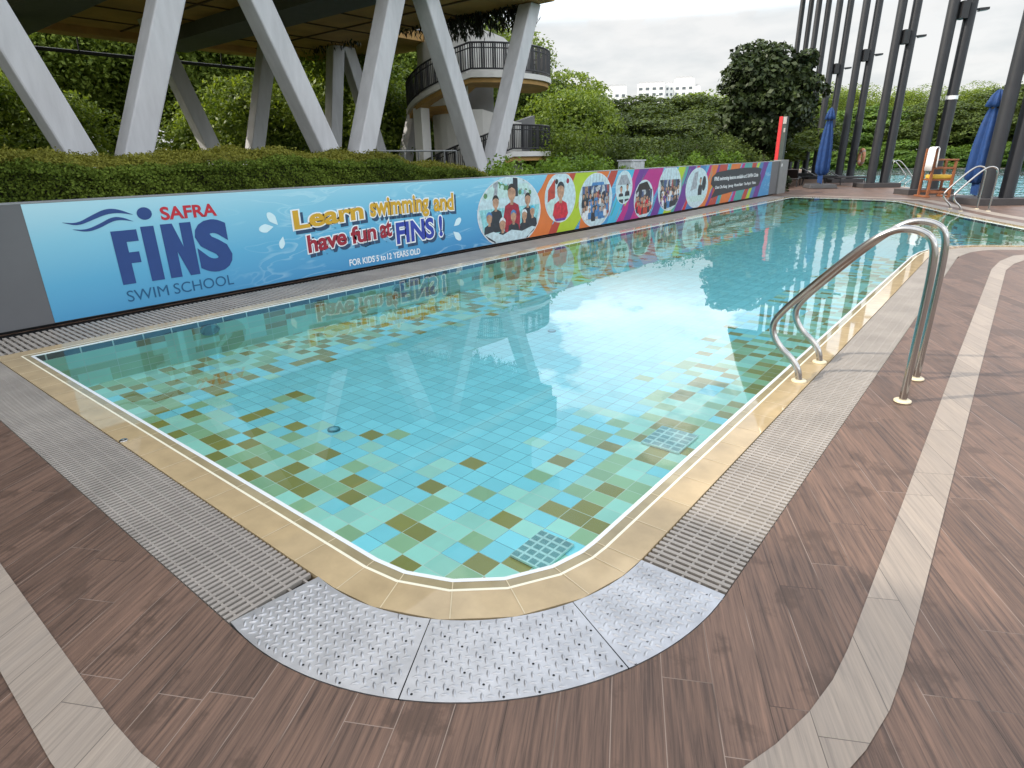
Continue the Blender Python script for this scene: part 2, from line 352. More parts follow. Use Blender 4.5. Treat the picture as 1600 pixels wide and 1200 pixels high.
def water_mat(name, tint, bump_near, scale, far=None):
    m = bpy.data.materials.new(name); m.use_nodes = True; t = m.node_tree; t.nodes.clear()
    tc = N(t, 'ShaderNodeTexCoord')
    mp = N(t, 'ShaderNodeMapping'); mp.inputs['Rotation'].default_value = (0, 0, R(35)); mp.inputs['Scale'].default_value = (1.0, 0.45, 1)
    t.links.new(tc.outputs['Object'], mp.inputs[0])
    n = N(t, 'ShaderNodeTexNoise', i_Scale=scale, i_Detail=2.5, i_Roughness=0.5); t.links.new(mp.outputs[0], n.inputs['Vector'])
    h = n.outputs[0]
    if far:   # ripples die out towards the sheltered near end
        sp = N(t, 'ShaderNodeSeparateXYZ'); t.links.new(tc.outputs['Object'], sp.inputs[0])
        mr = N(t, 'ShaderNodeMapRange'); mr.interpolation_type = 'SMOOTHSTEP'
        mr.inputs[1].default_value = far[0]; mr.inputs[2].default_value = far[1]; mr.inputs[3].default_value = 0.04; mr.inputs[4].default_value = 1.0
        t.links.new(sp.outputs[1], mr.inputs[0]); h = mth(t, 'MULTIPLY', h, mr.outputs[0])
    bp = N(t, 'ShaderNodeBump'); bp.inputs['Strength'].default_value = 1.0; bp.inputs['Distance'].default_value = bump_near
    t.links.new(h, bp.inputs['Height'])
    tr = N(t, 'ShaderNodeBsdfTransparent'); tr.inputs[0].default_value = (*tint, 1)
    gl = N(t, 'ShaderNodeBsdfGlossy'); gl.inputs['Roughness'].default_value = 0.0; gl.inputs[0].default_value = (1, 1, 1, 1)
    fr = N(t, 'ShaderNodeFresnel'); fr.inputs['IOR'].default_value = 1.333
    for x in (gl, fr): t.links.new(bp.outputs[0], x.inputs['Normal'])
    mx = N(t, 'ShaderNodeMixShader'); t.links.new(fr.outputs[0], mx.inputs[0]); t.links.new(tr.outputs[0], mx.inputs[1]); t.links.new(gl.outputs[0], mx.inputs[2])
    o = N(t, 'ShaderNodeOutputMaterial'); t.links.new(mx.outputs[0], o.inputs[0])
    return m
M_WATER = water_mat('pool_water', (0.92, 0.993, 0.993), 0.006, 3.2, far=(5.0, 17.0))
M_WATER2 = water_mat('rippled_water', (0.80, 0.97, 0.98), 0.6, 2.2)

# ------------------------------------------------------------------ pool outline (counter-clockwise seen from above)
ARC_C = (-1.65, 1.775); RAD = 0.60
arc = [(ARC_C[0]+RAD*math.cos(R(a)), ARC_C[1]+RAD*math.sin(R(a))) for a in (-90, -76, -58, -40, -22, -8, 0)]
NEARX = [(-1.05, 10.5), (-1.02, 10.95), (-0.93, 11.45), (-0.75, 11.9), (-0.45, 12.25), (0.1, 12.55), (1.2, 12.75), (7.0, 12.9)]
FARX = [(7.0, 13.9), (3.0, 14.0), (1.2, 14.2), (0.19, 15.16), (-0.97, 17.45), (-2.4, 20.82), (-2.75, 21.6), (-3.25, 22.1), (-4.93, 22.4), (-5.99, 22.5)]
POOL = [(-5.99, 1.175)] + arc + NEARX + FARX
WL = -0.005     # water level

def ringstrip(mb, A, B, za, zb, mi=0, i0=0, i1=None):
    n = len(A); rng = range(n) if i1 is None else range(i0, i1)
    for i in rng:
        j = (i+1) % n
        mb.add([(*A[i], za), (*B[i], zb), (*B[j], zb), (*A[j], za)], [(0, 1, 2, 3)], mi)

# ground far and wide
g = MB(); g.add([(-1500, -1500, -0.9), (1500, -1500, -0.9), (1500, 1500, -0.9), (-1500, 1500, -0.9)], [(0, 1, 2, 3)])
tag(g.build('ground', mat('grass_ground', (0.06, 0.075, 0.025), 0.95, var=0.4, scale=1.5)), kind='structure')

# deck with holes for both pools
GRATE_O = 0.535
farc = [(ARC_C[0]+RAD*math.cos(R(a)), ARC_C[1]+RAD*math.sin(R(a))) for a in range(-90, 1, 5)]
HOLE1 = offset_poly([(-5.99, 1.175)]+farc+NEARX+FARX, GRATE_O+0.004)
POOL2 = [(0.5, 21.6), (9, 18.5), (24, 18.5), (24, 61.2), (-16.2, 61.2), (-9.9, 44.6), (-4.9, 32.9), (-1.9, 26.6)]
# deck left border runs along the wall, so clip the hole there
HOLE1 = [(-6.975 if x < -6.4 else x, y) for x, y in HOLE1]
OUT = [(-7.12, -9.0), (15, -9.0), (15, 17.9), (24.6, 17.9), (24.6, 61.8), (-17.5, 61.8), (-12.5, 40), (-9.3, 30.5), (-7.12, 24.4)]
d = MB(); vs, fs = poly_faces([OUT, HOLE1, offset_poly(POOL2, 0.25)], 0.0); d.add(vs, fs)
for i in range(len(OUT)):
    a, b = OUT[i], OUT[(i+1) % len(OUT)]
    d.add([(*a, -0.9), (*b, -0.9), (*b, 0), (*a, 0)], [(0, 1, 2, 3)])
tag(d.build('pool_deck', M_DECK), kind='structure')
# second pool kerb and shell
k = MB(); Q = offset_poly(POOL2, 0.25); ringstrip(k, POOL2, Q, 0.004, 0.0); ringstrip(k, offset_poly(POOL2, -0.001), POOL2, -0.6, 0.004)
tag(k.build('lap_pool_kerb', M_BAND), kind='structure')
k = MB(); vs, fs = poly_faces([offset_poly(POOL2, 0.05)], -0.55); k.add(vs, fs)
tag(k.build('lap_pool_floor', tile_mat('lap_tile', (0.35, 0.75, 0.82), (0.2, 0.5, 0.56), sx=0.5, sy=0.5, gw=0.02)), kind='structure')
k = MB(); vs, fs = poly_faces([POOL2], -0.03); k.add(vs, fs)
tag(k.build('lap_pool_water', M_WATER2), kind='structure')

# dark overflow channel under the gratings
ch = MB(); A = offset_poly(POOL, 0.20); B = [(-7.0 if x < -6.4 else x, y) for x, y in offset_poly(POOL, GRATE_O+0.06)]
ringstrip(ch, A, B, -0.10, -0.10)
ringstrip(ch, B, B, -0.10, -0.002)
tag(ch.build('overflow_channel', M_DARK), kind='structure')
# coping rings: white nosing, wet beige step, cream line, beige coping
r = [offset_poly(POOL, d_) for d_ in (0, 0.02, 0.060, 0.072, 0.212)]
cp = MB()
ringstrip(cp, r[0], r[1], -0.001, 0.0, 0); ringstrip(cp, r[1], r[2], -0.0005, 0.001, 1); ringstrip(cp, r[2], r[3], 0.0015, 0.002, 2); ringstrip(cp, r[3], r[4], 0.002, 0.003, 3)
ringstrip(cp, r[4], offset_poly(POOL, 0.2121), 0.003, -0.10, 3)
# joint lines across the coping as thin raised grout beads
def along(P, step, i0, i1):
    out = []
    for i in range(i0, i1):
        a, b = Vector(P[i]), Vector(P[i+1]); L = (b-a).length; n = max(1, round(L/step))
        for k_ in range(n): out.append((a.lerp(b, k_/n), (b-a).normalized()))
    return out
for (p, dr) in along(POOL, 0.235, 0, len(arc)+2):
    nn = Vector((dr.y, -dr.x)); s_ = dr*0.002
    for (d0, d1, z_) in ((0.021, 0.060, 0.0022), (0.073, 0.211, 0.0040)):
        a, b = p+nn*d0, p+nn*d1
        cp.add([(*(a-s_), z_), (*(b-s_), z_), (*(b+s_), z_), (*(a+s_), z_)], [(0, 1, 2, 3)], 4)
tag(cp.build('pool_coping', [M_NOSE, M_COPE_IN, M_CREAM, M_COPE, mat('coping_grout', (0.62, 0.52, 0.34), 0.6)]), kind='structure')

# pool walls: tiles of 0.25 x 0.06, dark band at the water line
rd = random.Random(5)
DEPTH = 0.36
pw = MB()
n = len(POOL)
for i in range(n):
    a, b = Vector(POOL[i]), Vector(POOL[(i+1) % n]); L = (b-a).length; ns = max(1, round(L/0.25))
    ax = abs((b-a).normalized().y) > 0.7
    for s_ in range(ns):
        p, q = a.lerp(b, s_/ns), a.lerp(b, (s_+1)/ns)
        for z_ in range(7):
            z1 = -0.001 if z_ == 0 else -0.056-0.06*(z_-1); z0 = -0.056 if z_ == 0 else z1-0.06
            z0 = max(z0, -DEPTH-0.01)
            if z_ == 0: mi = 6
            else:
                c_ = rd.random(); mi = (0 if c_ < 0.50 else 1 if c_ < 0.86 else 2) + (0 if ax else 3)
            pw.add([(*p, z0), (*q, z0), (*q, z1), (*p, z1)], [(0, 3, 2, 1)], mi)
tag(pw.build('pool_wall', M_WALLT+M_WALLN+[M_DARKT]), kind='structure')
# pool floor: tiles, coloured near the edges
def seg_d(p, a, b):
    ab = (b[0]-a[0], b[1]-a[1]); t_ = max(0, min(1, ((p[0]-a[0])*ab[0]+(p[1]-a[1])*ab[1])/(ab[0]**2+ab[1]**2)))
    return math.hypot(p[0]-a[0]-ab[0]*t_, p[1]-a[1]-ab[1]*t_)
pf = MB(); TX, TY = 0.142, 0.120
SEGS = [(POOL[i], POOL[(i+1) % n]) for i in range(n)]
rd = random.Random(11)
for ix in range(math.floor(-6.2/TX), math.ceil(7.2/TX)):
    for iy in range(math.floor(1.0/TY), math.ceil(22.8/TY)):
        cx, cy = (ix+0.5)*TX, (iy+0.5)*TY
        if cx > -0.9 and (cy < 11.5 or cy > 17.6): continue
        dd = min(seg_d((cx, cy), *s_) for s_ in SEGS)
        t_ = dd/1.25
        pb = min(1, 0.06+max(0.0, (t_-0.40))*1.35) if t_ < 1.03 else 1.0     # chance of plain blue
        q = rd.random(); c_ = rd.random()
        if q < pb: mi = 0
        elif t_ < 0.55: mi = 1 if c_ < 0.44 else 2 if c_ < 0.76 else 3
        else: mi = 1 if c_ < 0.44 else 2 if c_ < 0.72 else 3
        x0, y0 = ix*TX, iy*TY
        pf.add([(x0, y0, -DEPTH), (x0+TX, y0, -DEPTH), (x0+TX, y0+TY, -DEPTH), (x0, y0+TY, -DEPTH)], [(0, 1, 2, 3)], mi)
tag(pf.build('pool_floor', M_FLOOR), kind='structure')
wt = MB(); vs, fs = poly_faces([offset_poly(POOL, -0.0005)], WL); wt.add(vs, fs)
tag(wt.build('pool_water', M_WATER), kind='structure')

# pale band inlaid in the deck
BI, BO = RAD+0.927, RAD+1.075
def band_pts(rad, xoff):
    P = [(-9.0+1.9, ARC_C[1]-rad)]
    P += [(ARC_C[0]+rad*math.cos(R(a)), ARC_C[1]+rad*math.sin(R(a))) for a in range(-90, 1, 6)]
    return P
tail_i = [(-0.115, 5.0), (-0.09, 9.8), (-0.03, 10.6), (0.10, 11.25), (0.35, 11.6), (0.9, 11.8), (2.5, 11.9), (7, 11.95)]
tail_o = [(0.035, 5.0), (0.055, 9.8), (0.12, 10.4), (0.24, 10.9), (0.5, 11.3), (1.0, 11.55), (2.5, 11.68), (7, 11.72)]
bi = band_pts(BI, 0)+tail_i; bo = band_pts(BO, 0)+tail_o
bd = MB()
for i in range(len(bi)-1):
    bd.add([(*bo[i], 0.004), (*bo[i+1], 0.004), (*bi[i+1], 0.004), (*bi[i], 0.004)], [(0, 1, 2, 3)])
# band on the far side of the pool
fl = [(7.0, 14.5), (3.2, 14.6), (1.7, 14.9), (0.85, 15.7), (-0.35, 17.95), (-1.75, 21.2), (-2.3, 22.5), (-3.0, 23.0), (-4.93, 23.3), (-6.6, 23.4)]
fo = [(x+0.28, y+0.16) if i < 7 else (x+0.05, y+0.3) for i, (x, y) in enumerate(fl)]
for i in range(len(fl)-1):
    bd.add([(*fl[i], 0.004), (*fl[i+1], 0.004), (*fo[i+1], 0.004), (*fo[i], 0.004)], [(0, 3, 2, 1)])
tag(bd.build('pale_deck_band', M_BAND), kind='structure')
# dark hairline joints across the band
# ------------------------------------------------------------------ gratings (every bar is geometry, one mesh per grating)
def grating(name, label, a, b, inward, width, pitch, bar, ribs=5):
    """strip from a to b; bars run across along `inward` (unit), ribs along the strip"""
    a, b, nn = Vector(a), Vector(b), Vector(inward); dr = (b-a).normalized(); L = (b-a).length
    mb = MB(); c = int(L/pitch)
    for i in range(c):
        p = a+dr*(i*pitch); q = p+dr*bar
        mb.hexa([(*x, -0.018) for x in (p, q, q+nn*width, p+nn*width)][::1], [(*x, 0.0) for x in (p, q, q+nn*width, p+nn*width)])
    for k_ in range(ribs):
        o = nn*(width*(k_+0.5)/ribs); h = nn*0.004
        mb.hexa([(*x, -0.03) for x in (a+o-h, b+o-h, b+o+h, a+o+h)], [(*x, -0.0045) for x in (a+o-h, b+o-h, b+o+h, a+o+h)])
        for i in range(c-1):      # little round pegs where rib and gap meet
            if i % 1 == 0:
                p = a+dr*(i*pitch+bar)+o; e = dr*(pitch-bar)
                mb.add([(*(p-h), -0.0022), (*(p+e-h), -0.0022), (*(p+e+h), -0.0022), (*(p+h), -0.0022)], [(0, 1, 2, 3)])
    o = mb.build(name, M_GRATE)
    # make all normals outward
    bm = bmesh.new(); bm.from_mesh(o.data); bmesh.ops.recalc_face_normals(bm, faces=bm.faces); bm.to_mesh(o.data); bm.free()
    return tag(o, label, 'drain grating')
e0, e1 = ARC_C[1]-RAD-0.217, 0.318
grating('overflow_grating', 'grey slatted overflow grating beside the left foreground planks, ending at the metal plates', (-6.55, e0), (ARC_C[0]-0.085, e0), (0, -1), e1, 0.0285, 0.0155)
xr = ARC_C[0]+RAD+0.217
grating('overflow_grating', 'long pale slatted overflow grating running under the near handrail along the right pool edge', (xr, ARC_C[1]-0.005), (xr, 10.9), (1, 0), e1, 0.0315, 0.0168)
grating('overflow_grating', 'dark gapped slatted grating along the foot of the printed banner wall', (-6.21, 0.66), (-6.21, 22.9), (-1, 0), 0.66, 0.05, 0.027, 4)
# far turn of the right grating
mb = MB(); A = offset_poly(POOL, 0.217); B = offset_poly(POOL, GRATE_O)
i0 = 1+len(arc); 
for i in range(i0, i0+7):
    for k_ in range(14):
        t0, t1 = k_/14, (k_+0.55)/14
        P4 = [Vector(A[i]).lerp(Vector(A[i+1]), t0), Vector(A[i]).lerp(Vector(A[i+1]), t1), Vector(B[i]).lerp(Vector(B[i+1]), t1), Vector(B[i]).lerp(Vector(B[i+1]), t0)]
        if P4[0].y < 10.9: continue
        mb.hexa([(*p, -0.02) for p in P4][::-1], [(*p, 0.0) for p in P4][::-1])
bm_o = mb.build('overflow_grating', M_GRATE)
bm = bmesh.new(); bm.from_mesh(bm_o.data); bmesh.ops.recalc_face_normals(bm, faces=bm.faces); bm.to_mesh(bm_o.data); bm.free()
tag(bm_o, 'curved slatted grating where the pool edge turns right beyond the near handrail', 'drain grating')
i_far = 1+len(arc)+len(NEARX)
mb = MB()
for i in range(i_far, len(POOL)-1):
    ns = max(2, int((Vector(A[i+1])-Vector(A[i])).length/0.06))
    for k_ in range(ns):
        t0, t1 = k_/ns, (k_+0.6)/ns
        P4 = [Vector(A[i]).lerp(Vector(A[i+1]), t0), Vector(A[i]).lerp(Vector(A[i+1]), t1), Vector(B[i]).lerp(Vector(B[i+1]), t1), Vector(B[i]).lerp(Vector(B[i+1]), t0)]
        mb.hexa([(*p, -0.02) for p in P4][::-1], [(*p, 0.0) for p in P4][::-1])
bm_o = mb.build('overflow_grating', M_GRATE)
bm = bmesh.new(); bm.from_mesh(bm_o.data); bmesh.ops.recalc_face_normals(bm, faces=bm.faces); bm.to_mesh(bm_o.data); bm.free()
tag(bm_o, 'slatted overflow grating along the far pool edge below the lifeguard chair', 'drain grating')

# ------------------------------------------------------------------ three checker plates round the corner
def checker(a0, a1, label, rot):
    ri, ro = RAD+0.2145, RAD+GRATE_O+0.0022
    mb = MB(); ns = 14
    inner = [(ARC_C[0]+ri*math.cos(R(a0+(a1-a0)*i/ns)), ARC_C[1]+ri*math.sin(R(a0+(a1-a0)*i/ns))) for i in range(ns+1)]
    outer = [(ARC_C[0]+ro*math.cos(R(a0+(a1-a0)*i/ns)), ARC_C[1]+ro*math.sin(R(a0+(a1-a0)*i/ns))) for i in range(ns+1)]
    Z = 0.003
    for i in range(ns):
        mb.add([(*inner[i], Z), (*outer[i], Z), (*outer[i+1], Z), (*inner[i+1], Z)], [(0, 1, 2, 3)], 0)
        mb.add([(*outer[i], -0.02), (*outer[i+1], -0.02), (*outer[i+1], Z), (*outer[i], Z)], [(0, 1, 2, 3)], 0)
        mb.add([(*inner[i], -0.02), (*inner[i], Z), (*inner[i+1], Z), (*inner[i+1], -0.02)], [(0, 1, 2, 3)], 0)
    pl = mb.build('checker_plate', [M_ALU])
    # lozenges
    lz = MB(); hz = MB(); pt = 0.0262; am = R((a0+a1)/2+rot); e_ = 0.0
    for ix in range(-30, 31):
        for iy in range(-30, 31):
            lx, ly = ix*pt, iy*pt
            cx = ARC_C[0]+0.96*math.cos(R((a0+a1)/2))+lx*math.cos(am)-ly*math.sin(am)
            cy = ARC_C[1]+0.96*math.sin(R((a0+a1)/2))+lx*math.sin(am)+ly*math.cos(am)
            rr = math.hypot(cx-ARC_C[0], cy-ARC_C[1]); aa = math.degrees(math.atan2(cy-ARC_C[1], cx-ARC_C[0]))
            if aa > 90: aa -= 360
            if not (ri+0.012 < rr < ro-0.012 and a0+0.9 < aa < a1-0.9): continue
            if (ix % 2 == 0 and iy % 4 == (ix % 4)):
                hz.add([(cx+pt*0.5+0.0042*math.cos(2*math.pi*q/8), cy+0.0042*math.sin(2*math.pi*q/8), Z+0.0006) for q in range(8)], [tuple(range(8))])
            ang_ = am+R(90)*((ix+iy) % 2)
            dx, dy = math.cos(ang_), math.sin(ang_); L_, W_ = 0.0170, 0.0052
            ring = []
            for q, (s_, w_) in enumerate(((-1, 0), (-.55, .8), (0, 1), (.55, .8), (1, 0), (.55, -.8), (0, -1), (-.55, -.8))):
                ring.append((cx+dx*s_*L_-dy*w_*W_, cy+dy*s_*L_+dx*w_*W_, Z))
            topr = []
            for (s_, w_) in ((-.6, 0), (-.3, .38), (0, .45), (.3, .38), (.6, 0), (.3, -.38), (0, -.45), (-.3, -.38)):
                topr.append((cx+dx*s_*L_-dy*w_*W_, cy+dy*s_*L_+dx*w_*W_, Z+0.0034))
            lz.add(ring+topr, [(q, (q+1) % 8, 8+(q+1) % 8, 8+q)[::-1] for q in range(8)]+[tuple(range(8, 16))[::-1]], 0, True)
    o1 = lz.build('raised_tread', [M_ALU], pl); tag(o1, kind='stuff')
    bm = bmesh.new(); bm.from_mesh(o1.data); bmesh.ops.recalc_face_normals(bm, faces=bm.faces); bm.to_mesh(o1.data); bm.free()
    tag(hz.build('drain_hole', [M_DARK], pl), kind='stuff')
    return tag(pl, label, 'metal plate', 'checker plates round the pool corner')
checker(-96.0, -60.35, 'curved aluminium checker plate next to the left foreground grating', 44)
checker(-60.15, -25.35, 'middle curved aluminium checker plate at the tip of the pool corner', 0)
checker(-25.15, 0.4, 'curved aluminium checker plate next to the right-hand grating', 20)

# ------------------------------------------------------------------ pool fittings
def drain_grate(x, y, sx, sy, label):
    mb = MB(); z = -DEPTH
    mb.box(x-sx/2, x+sx/2, y-sy/2, y+sy/2, z+0.004, z+0.018, 0)
    sl = MB(); nx, ny = 4, 5
    for i in range(nx):
        for j in range(ny):
            cx0 = x-sx/2+sx*(i+0.10)/nx; cw = sx*0.80/nx; cy0 = y-sy/2+sy*(j+0.14)/ny; chh = sy*0.72/ny
            for k_ in range(8):
                xx = cx0+cw*k_/8
                sl.add([(xx, cy0, z+0.0195), (xx+cw/16, cy0, z+0.0195), (xx+cw/16, cy0+chh, z+0.0195), (xx, cy0+chh, z+0.0195)], [(0, 1, 2, 3)])
    o = mb.build('floor_drain', [mat('drain_plastic', (0.55, 0.85, 0.82), 0.4)], None, 0.003)
    tag(sl.build('drain_slot', [mat('drain_slot_dark', (0.10, 0.34, 0.36), 0.7)], o), kind='stuff')
    return tag(o, label, 'pool drain')
drain_grate(-1.495, 3.50, 0.27, 0.32, 'square slotted drain cover on the pool floor a little before the near handrail')
drain_grate(-1.455, 1.99, 0.20, 0.26, 'square slotted drain cover on the pool floor tucked into the rounded corner')
def inlet(x, y, label):
    mb = MB(); mb.lathe([(0.045, -DEPTH+0.002), (0.045, -DEPTH+0.012), (0.036, -DEPTH+0.014), (0.034, -DEPTH+0.008), (0.005, -DEPTH+0.008)], x, y, 24, 0)
    o = mb.build('floor_inlet', [mat('inlet_ring', (0.06, 0.25, 0.30), 0.4)])
    m2 = MB(); m2.lathe([(0.033, -DEPTH+0.007), (0.033, -DEPTH+0.011), (0.005, -DEPTH+0.012)], x, y, 20)
    m2.build('inlet_cap', [mat('inlet_disc', (0.20, 0.58, 0.70), 0.4)], o)
    return tag(o, label, 'pool inlet')
inlet(-3.48, 2.23, 'round inlet ring on the blue pool floor nearest to the corner')
inlet(-3.71, 5.25, 'round inlet ring on the blue pool floor farther out under the cloud reflection')
def wall_light(y, label):
    mb = MB(); ns = 28
    def ring(r_, x): return [(x, y+r_*math.cos(2*math.pi*k_/ns), -0.105+r_*0.55*math.sin(2*math.pi*k_/ns)) for k_ in range(ns)]
    prof = [(0.095, -5.989), (0.095, -5.976), (0.08, -5.972), (0.072, -5.980), (0.02, -5.978)]
    vs = []
    for r_, x in prof: vs += ring(r_, x)
    mb.add(vs, [(i*ns+k_, (i+1)*ns+k_, (i+1)*ns+(k_+1) % ns, i*ns+(k_+1) % ns) for i in range(4) for k_ in range(ns)]+[tuple(range(4*ns, 5*ns))], 0, False)
    return tag(mb.build('underwater_light', [mat('light_fitting', (0.16, 0.36, 0.36), 0.35)]), label, 'pool light')
wall_light(2.60, 'oval underwater light fitting on the pool wall under the swim school lettering')
wall_light(5.05, 'oval underwater light fitting on the pool wall under the small white age lettering')
mb = MB(); mb.lathe([(0.022, 0.003), (0.022, 0.007), (0.018, 0.009), (0.006, 0.0095)], -3.62, 0.985, 20); mb.lathe([(0.005, 0.009), (0.005, 0.011), (0.001, 0.0115)], -3.62, 0.985, 10)
tag(mb.build('anchor_cap', [M_STEEL]), 'small round steel anchor cap on the beige coping', 'cap')

# ------------------------------------------------------------------ handrails
def smooth_path(P, it=2):
    for _ in range(it):
        Q = [P[0]]
        for a, b in zip(P, P[1:]):
            Q += [tuple(0.75*x+0.25*y for x, y in zip(a, b)), tuple(0.25*x+0.75*y for x, y in zip(a, b))]
        P = Q+[P[-1]]
    return P
RAIL_XZ = [(0.0, 0.0), (0.0, 0.42), (0.0, 0.84), (-0.025, 0.972), (-0.10, 1.02), (-0.21, 1.025), (-0.33, 0.945), (-0.50, 0.77), (-0.66, 0.585), (-0.765, 0.46), (-0.815, 0.375), (-0.81, 0.30), (-0.755, 0.215), (-0.675, 0.155), (-0.615, 0.085), (-0.60, 0.0)]
def one_rail(loc, rz, label, group, name='pool_handrail'):
    t = empty(name, loc, label, 'handrail', group, rz)
    mb = MB(); mb.tube([(x, 0, z) for x, z in smooth_path(RAIL_XZ, 3)], 0.0215, 16); mb.build('rail_tube', M_STEEL, t)
    for x in (0.0, -0.60):
        m2 = MB(); m2.lathe([(0.048, 0.0), (0.048, 0.008), (0.040, 0.013), (0.023, 0.014)], x, 0, 24); m2.build('foot_flange', M_CREAMCAP, t)
    return t
RAIL = one_rail((-0.30, 4.15, 0.004), 0, 'polished steel handrail in the foreground, nearer of its pair', 'grab rails at the near pool edge')
def rail_copy(loc, rz, label, group):
    c = copy_tree(RAIL); c.location = loc; c.rotation_euler = (0, 0, rz); tag(c, label, 'handrail', group); return c
rail_copy((-0.29, 4.65, 0.004), 0, 'polished steel handrail in the foreground, farther of its pair', 'grab rails at the near pool edge')
ra = math.atan2(0.89, -0.45)-math.pi/2   # far edge runs along (-.45,.89)
# feet measured: pool side (-1.42,19.5)/(-1.13,18.85); land side (-.82,19.75)/(-.56,19.2)
rail_copy((-0.79, 19.75, 0), R(26), 'steel handrail on the far pool side before the dark poles, farther of its pair', 'grab rails at the far pool edge')
rail_copy((-0.53, 19.15, 0), R(26), 'steel handrail on the far pool side before the dark poles, nearer of its pair', 'grab rails at the far pool edge')
rail_copy((-4.45, 31.0, 0), R(205), 'steel handrail of the second pool left of the lifeguard chair, nearer of its pair', 'grab rails at the second pool')
rail_copy((-4.75, 31.65, 0), R(205), 'steel handrail of the second pool left of the lifeguard chair, farther of its pair', 'grab rails at the second pool')

# ------------------------------------------------------------------ low wall and banner
WX = -6.98
wl = empty('low_wall', (WX, 0, 0), 'long low dark grey wall that carries the printed banner', 'wall')
mb = MB(); mb.box(-0.20, 0.0, -6.0, 23.9, 0.03, 1.13); mb.build('wall_panel', M_WALLG, wl)
mb = MB(); mb.box(-0.21, 0.002, -6.0, 23.95, 1.131, 1.141); mb.build('wall_cap', mat('cap_grey', (0.26, 0.27, 0.28), 0.5), wl)
mb = MB(); mb.box(-0.17, -0.05, -6.0, 23.85, -0.9, 0.029); mb.build('recessed_base', M_DARK, wl)
# end block of the wall
eb = empty('wall_end_box', (WX, 23.96, 0), 'grey box closing the far end of the banner wall beside the red post', 'wall box')
mb = MB(); mb.box(-0.22, 0.05, 0.0, 0.95, 0.0, 1.17); mb.build('box_body', mat('grey_box', (0.20, 0.205, 0.20), 0.5), eb, 0.01)
mb = MB(); mb.box(0.0505, 0.054, 0.12, 0.20, 0.95, 1.05); mb.build('box_sticker', M_WHITE, eb)

BN = empty('banner', (WX+0.004, 0, 0), 'long printed blue swim school banner with photos fixed along the low wall', 'banner')
Y0, Y1, ZB, ZT = 1.605, 23.1, 0.035, 1.128
def banner_mat():
    m, t, b = new_mat('banner_print')
    tc = N(t, 'ShaderNodeTexCoord'); sp = N(t, 'ShaderNodeSeparateXYZ'); t.links.new(tc.outputs['Object'], sp.inputs[0])
    f = mth(t, 'ADD', mth(t, 'MULTIPLY', sp.outputs[2], 0.75), mth(t, 'MULTIPLY', mth(t, 'SUBTRACT', 5.5, sp.outputs[1]), 0.045))
    r_ = ramp(t, [(0.0, (0.06, 0.27, 0.52)), (0.45, (0.12, 0.41, 0.62)), (0.75, (0.24, 0.55, 0.70)), (1.0, (0.42, 0.68, 0.77))]); t.links.new(f, r_.inputs[0])
    mp = N(t, 'ShaderNodeMapping'); mp.inputs['Scale'].default_value = (1, 0.8, 3.6); mp.inputs['Rotation'].default_value = (R(9), 0, 0); t.links.new(tc.outputs['Object'], mp.inputs[0])
    n = N(t, 'ShaderNodeTexNoise', i_Scale=1.4, i_Detail=2.0, i_Distortion=1.2); t.links.new(mp.outputs[0], n.inputs['Vector'])
    k_ = ramp(t, [(0.52, (0, 0, 0)), (0.58, (0.5, 0.5, 0.5)), (0.595, (0.0, 0.0, 0.0))]); t.links.new(n.outputs[0], k_.inputs[0])
    lim = N(t, 'ShaderNodeMapRange'); lim.inputs[1].default_value = 3.3; lim.inputs[2].default_value = 4.2; t.links.new(sp.outputs[1], lim.inputs[0])
    t.links.new(mixc(t, mth(t, 'MULTIPLY', k_.outputs[0], mth(t, 'MULTIPLY', lim.outputs[0], 0.7)), r_.outputs[0], (0.55, 0.78, 0.85)), b.inputs['Base Color'])
    b.inputs['Roughness'].default_value = 0.38; b.inputs['Specular IOR Level'].default_value = 0.35
    return m
mb = MB(); mb.box(-0.002, 0.0, Y0, Y1, ZB, ZT); mb.build('banner_sheet', banner_mat(), BN)

INK_RGB = dict(navy=(0.018, 0.055, 0.21), red=(0.50, 0.018, 0.035), maroon=(0.30, 0.012, 0.03), gold=(0.60, 0.34, 0.02), white=(0.80, 0.84, 0.86),
      shadow=(0.02, 0.06, 0.13), royal=(0.025, 0.05, 0.34), pale=(0.62, 0.80, 0.85), teal=(0.012, 0.10, 0.22), dark=(0.02, 0.025, 0.035), magenta=(0.42, 0.02, 0.20), purple=(0.13, 0.03, 0.24),
      orange=(0.62, 0.16, 0.03), brick=(0.42, 0.05, 0.03), lime=(0.38, 0.52, 0.02), cyan=(0.05, 0.42, 0.62), skin=(0.42, 0.24, 0.15), hair=(0.02, 0.015, 0.014), grey=(0.30, 0.33, 0.36),
      aqua=(0.30, 0.68, 0.72), mint=(0.58, 0.80, 0.76), green=(0.10, 0.22, 0.09), sand=(0.40, 0.33, 0.27), blueprint=(0.05, 0.18, 0.40), sea=(0.06, 0.33, 0.30))
INK = {n_: mat('ink_'+n_, c_, 0.4, 0, 0.06, 5) for n_, c_ in INK_RGB.items()}
XL = [0.0]
def txt_mesh(body, off, res=4):
    cu = bpy.data.curves.new('lettering', 'FONT'); cu.body = body; cu.size = 1; cu.offset = off; cu.resolution_u = res; cu.fill_mode = 'BOTH'; cu.extrude = 0.0
    o = bpy.data.objects.new('lettering', cu); C.objects.link(o)
    dg = bpy.context.evaluated_depsgraph_get(); me = bpy.data.meshes.new_from_object(o.evaluated_get(dg))
    C.objects.unlink(o); bpy.data.objects.remove(o)
    return me
def _bounds(body):
    ref = txt_mesh(body, 0.0); co = np.empty(len(ref.vertices)*3); ref.vertices.foreach_get('co', co); co = co.reshape(-1, 3)
    r_ = co.min(0), co.max(0); bpy.data.meshes.remove(ref); return r_
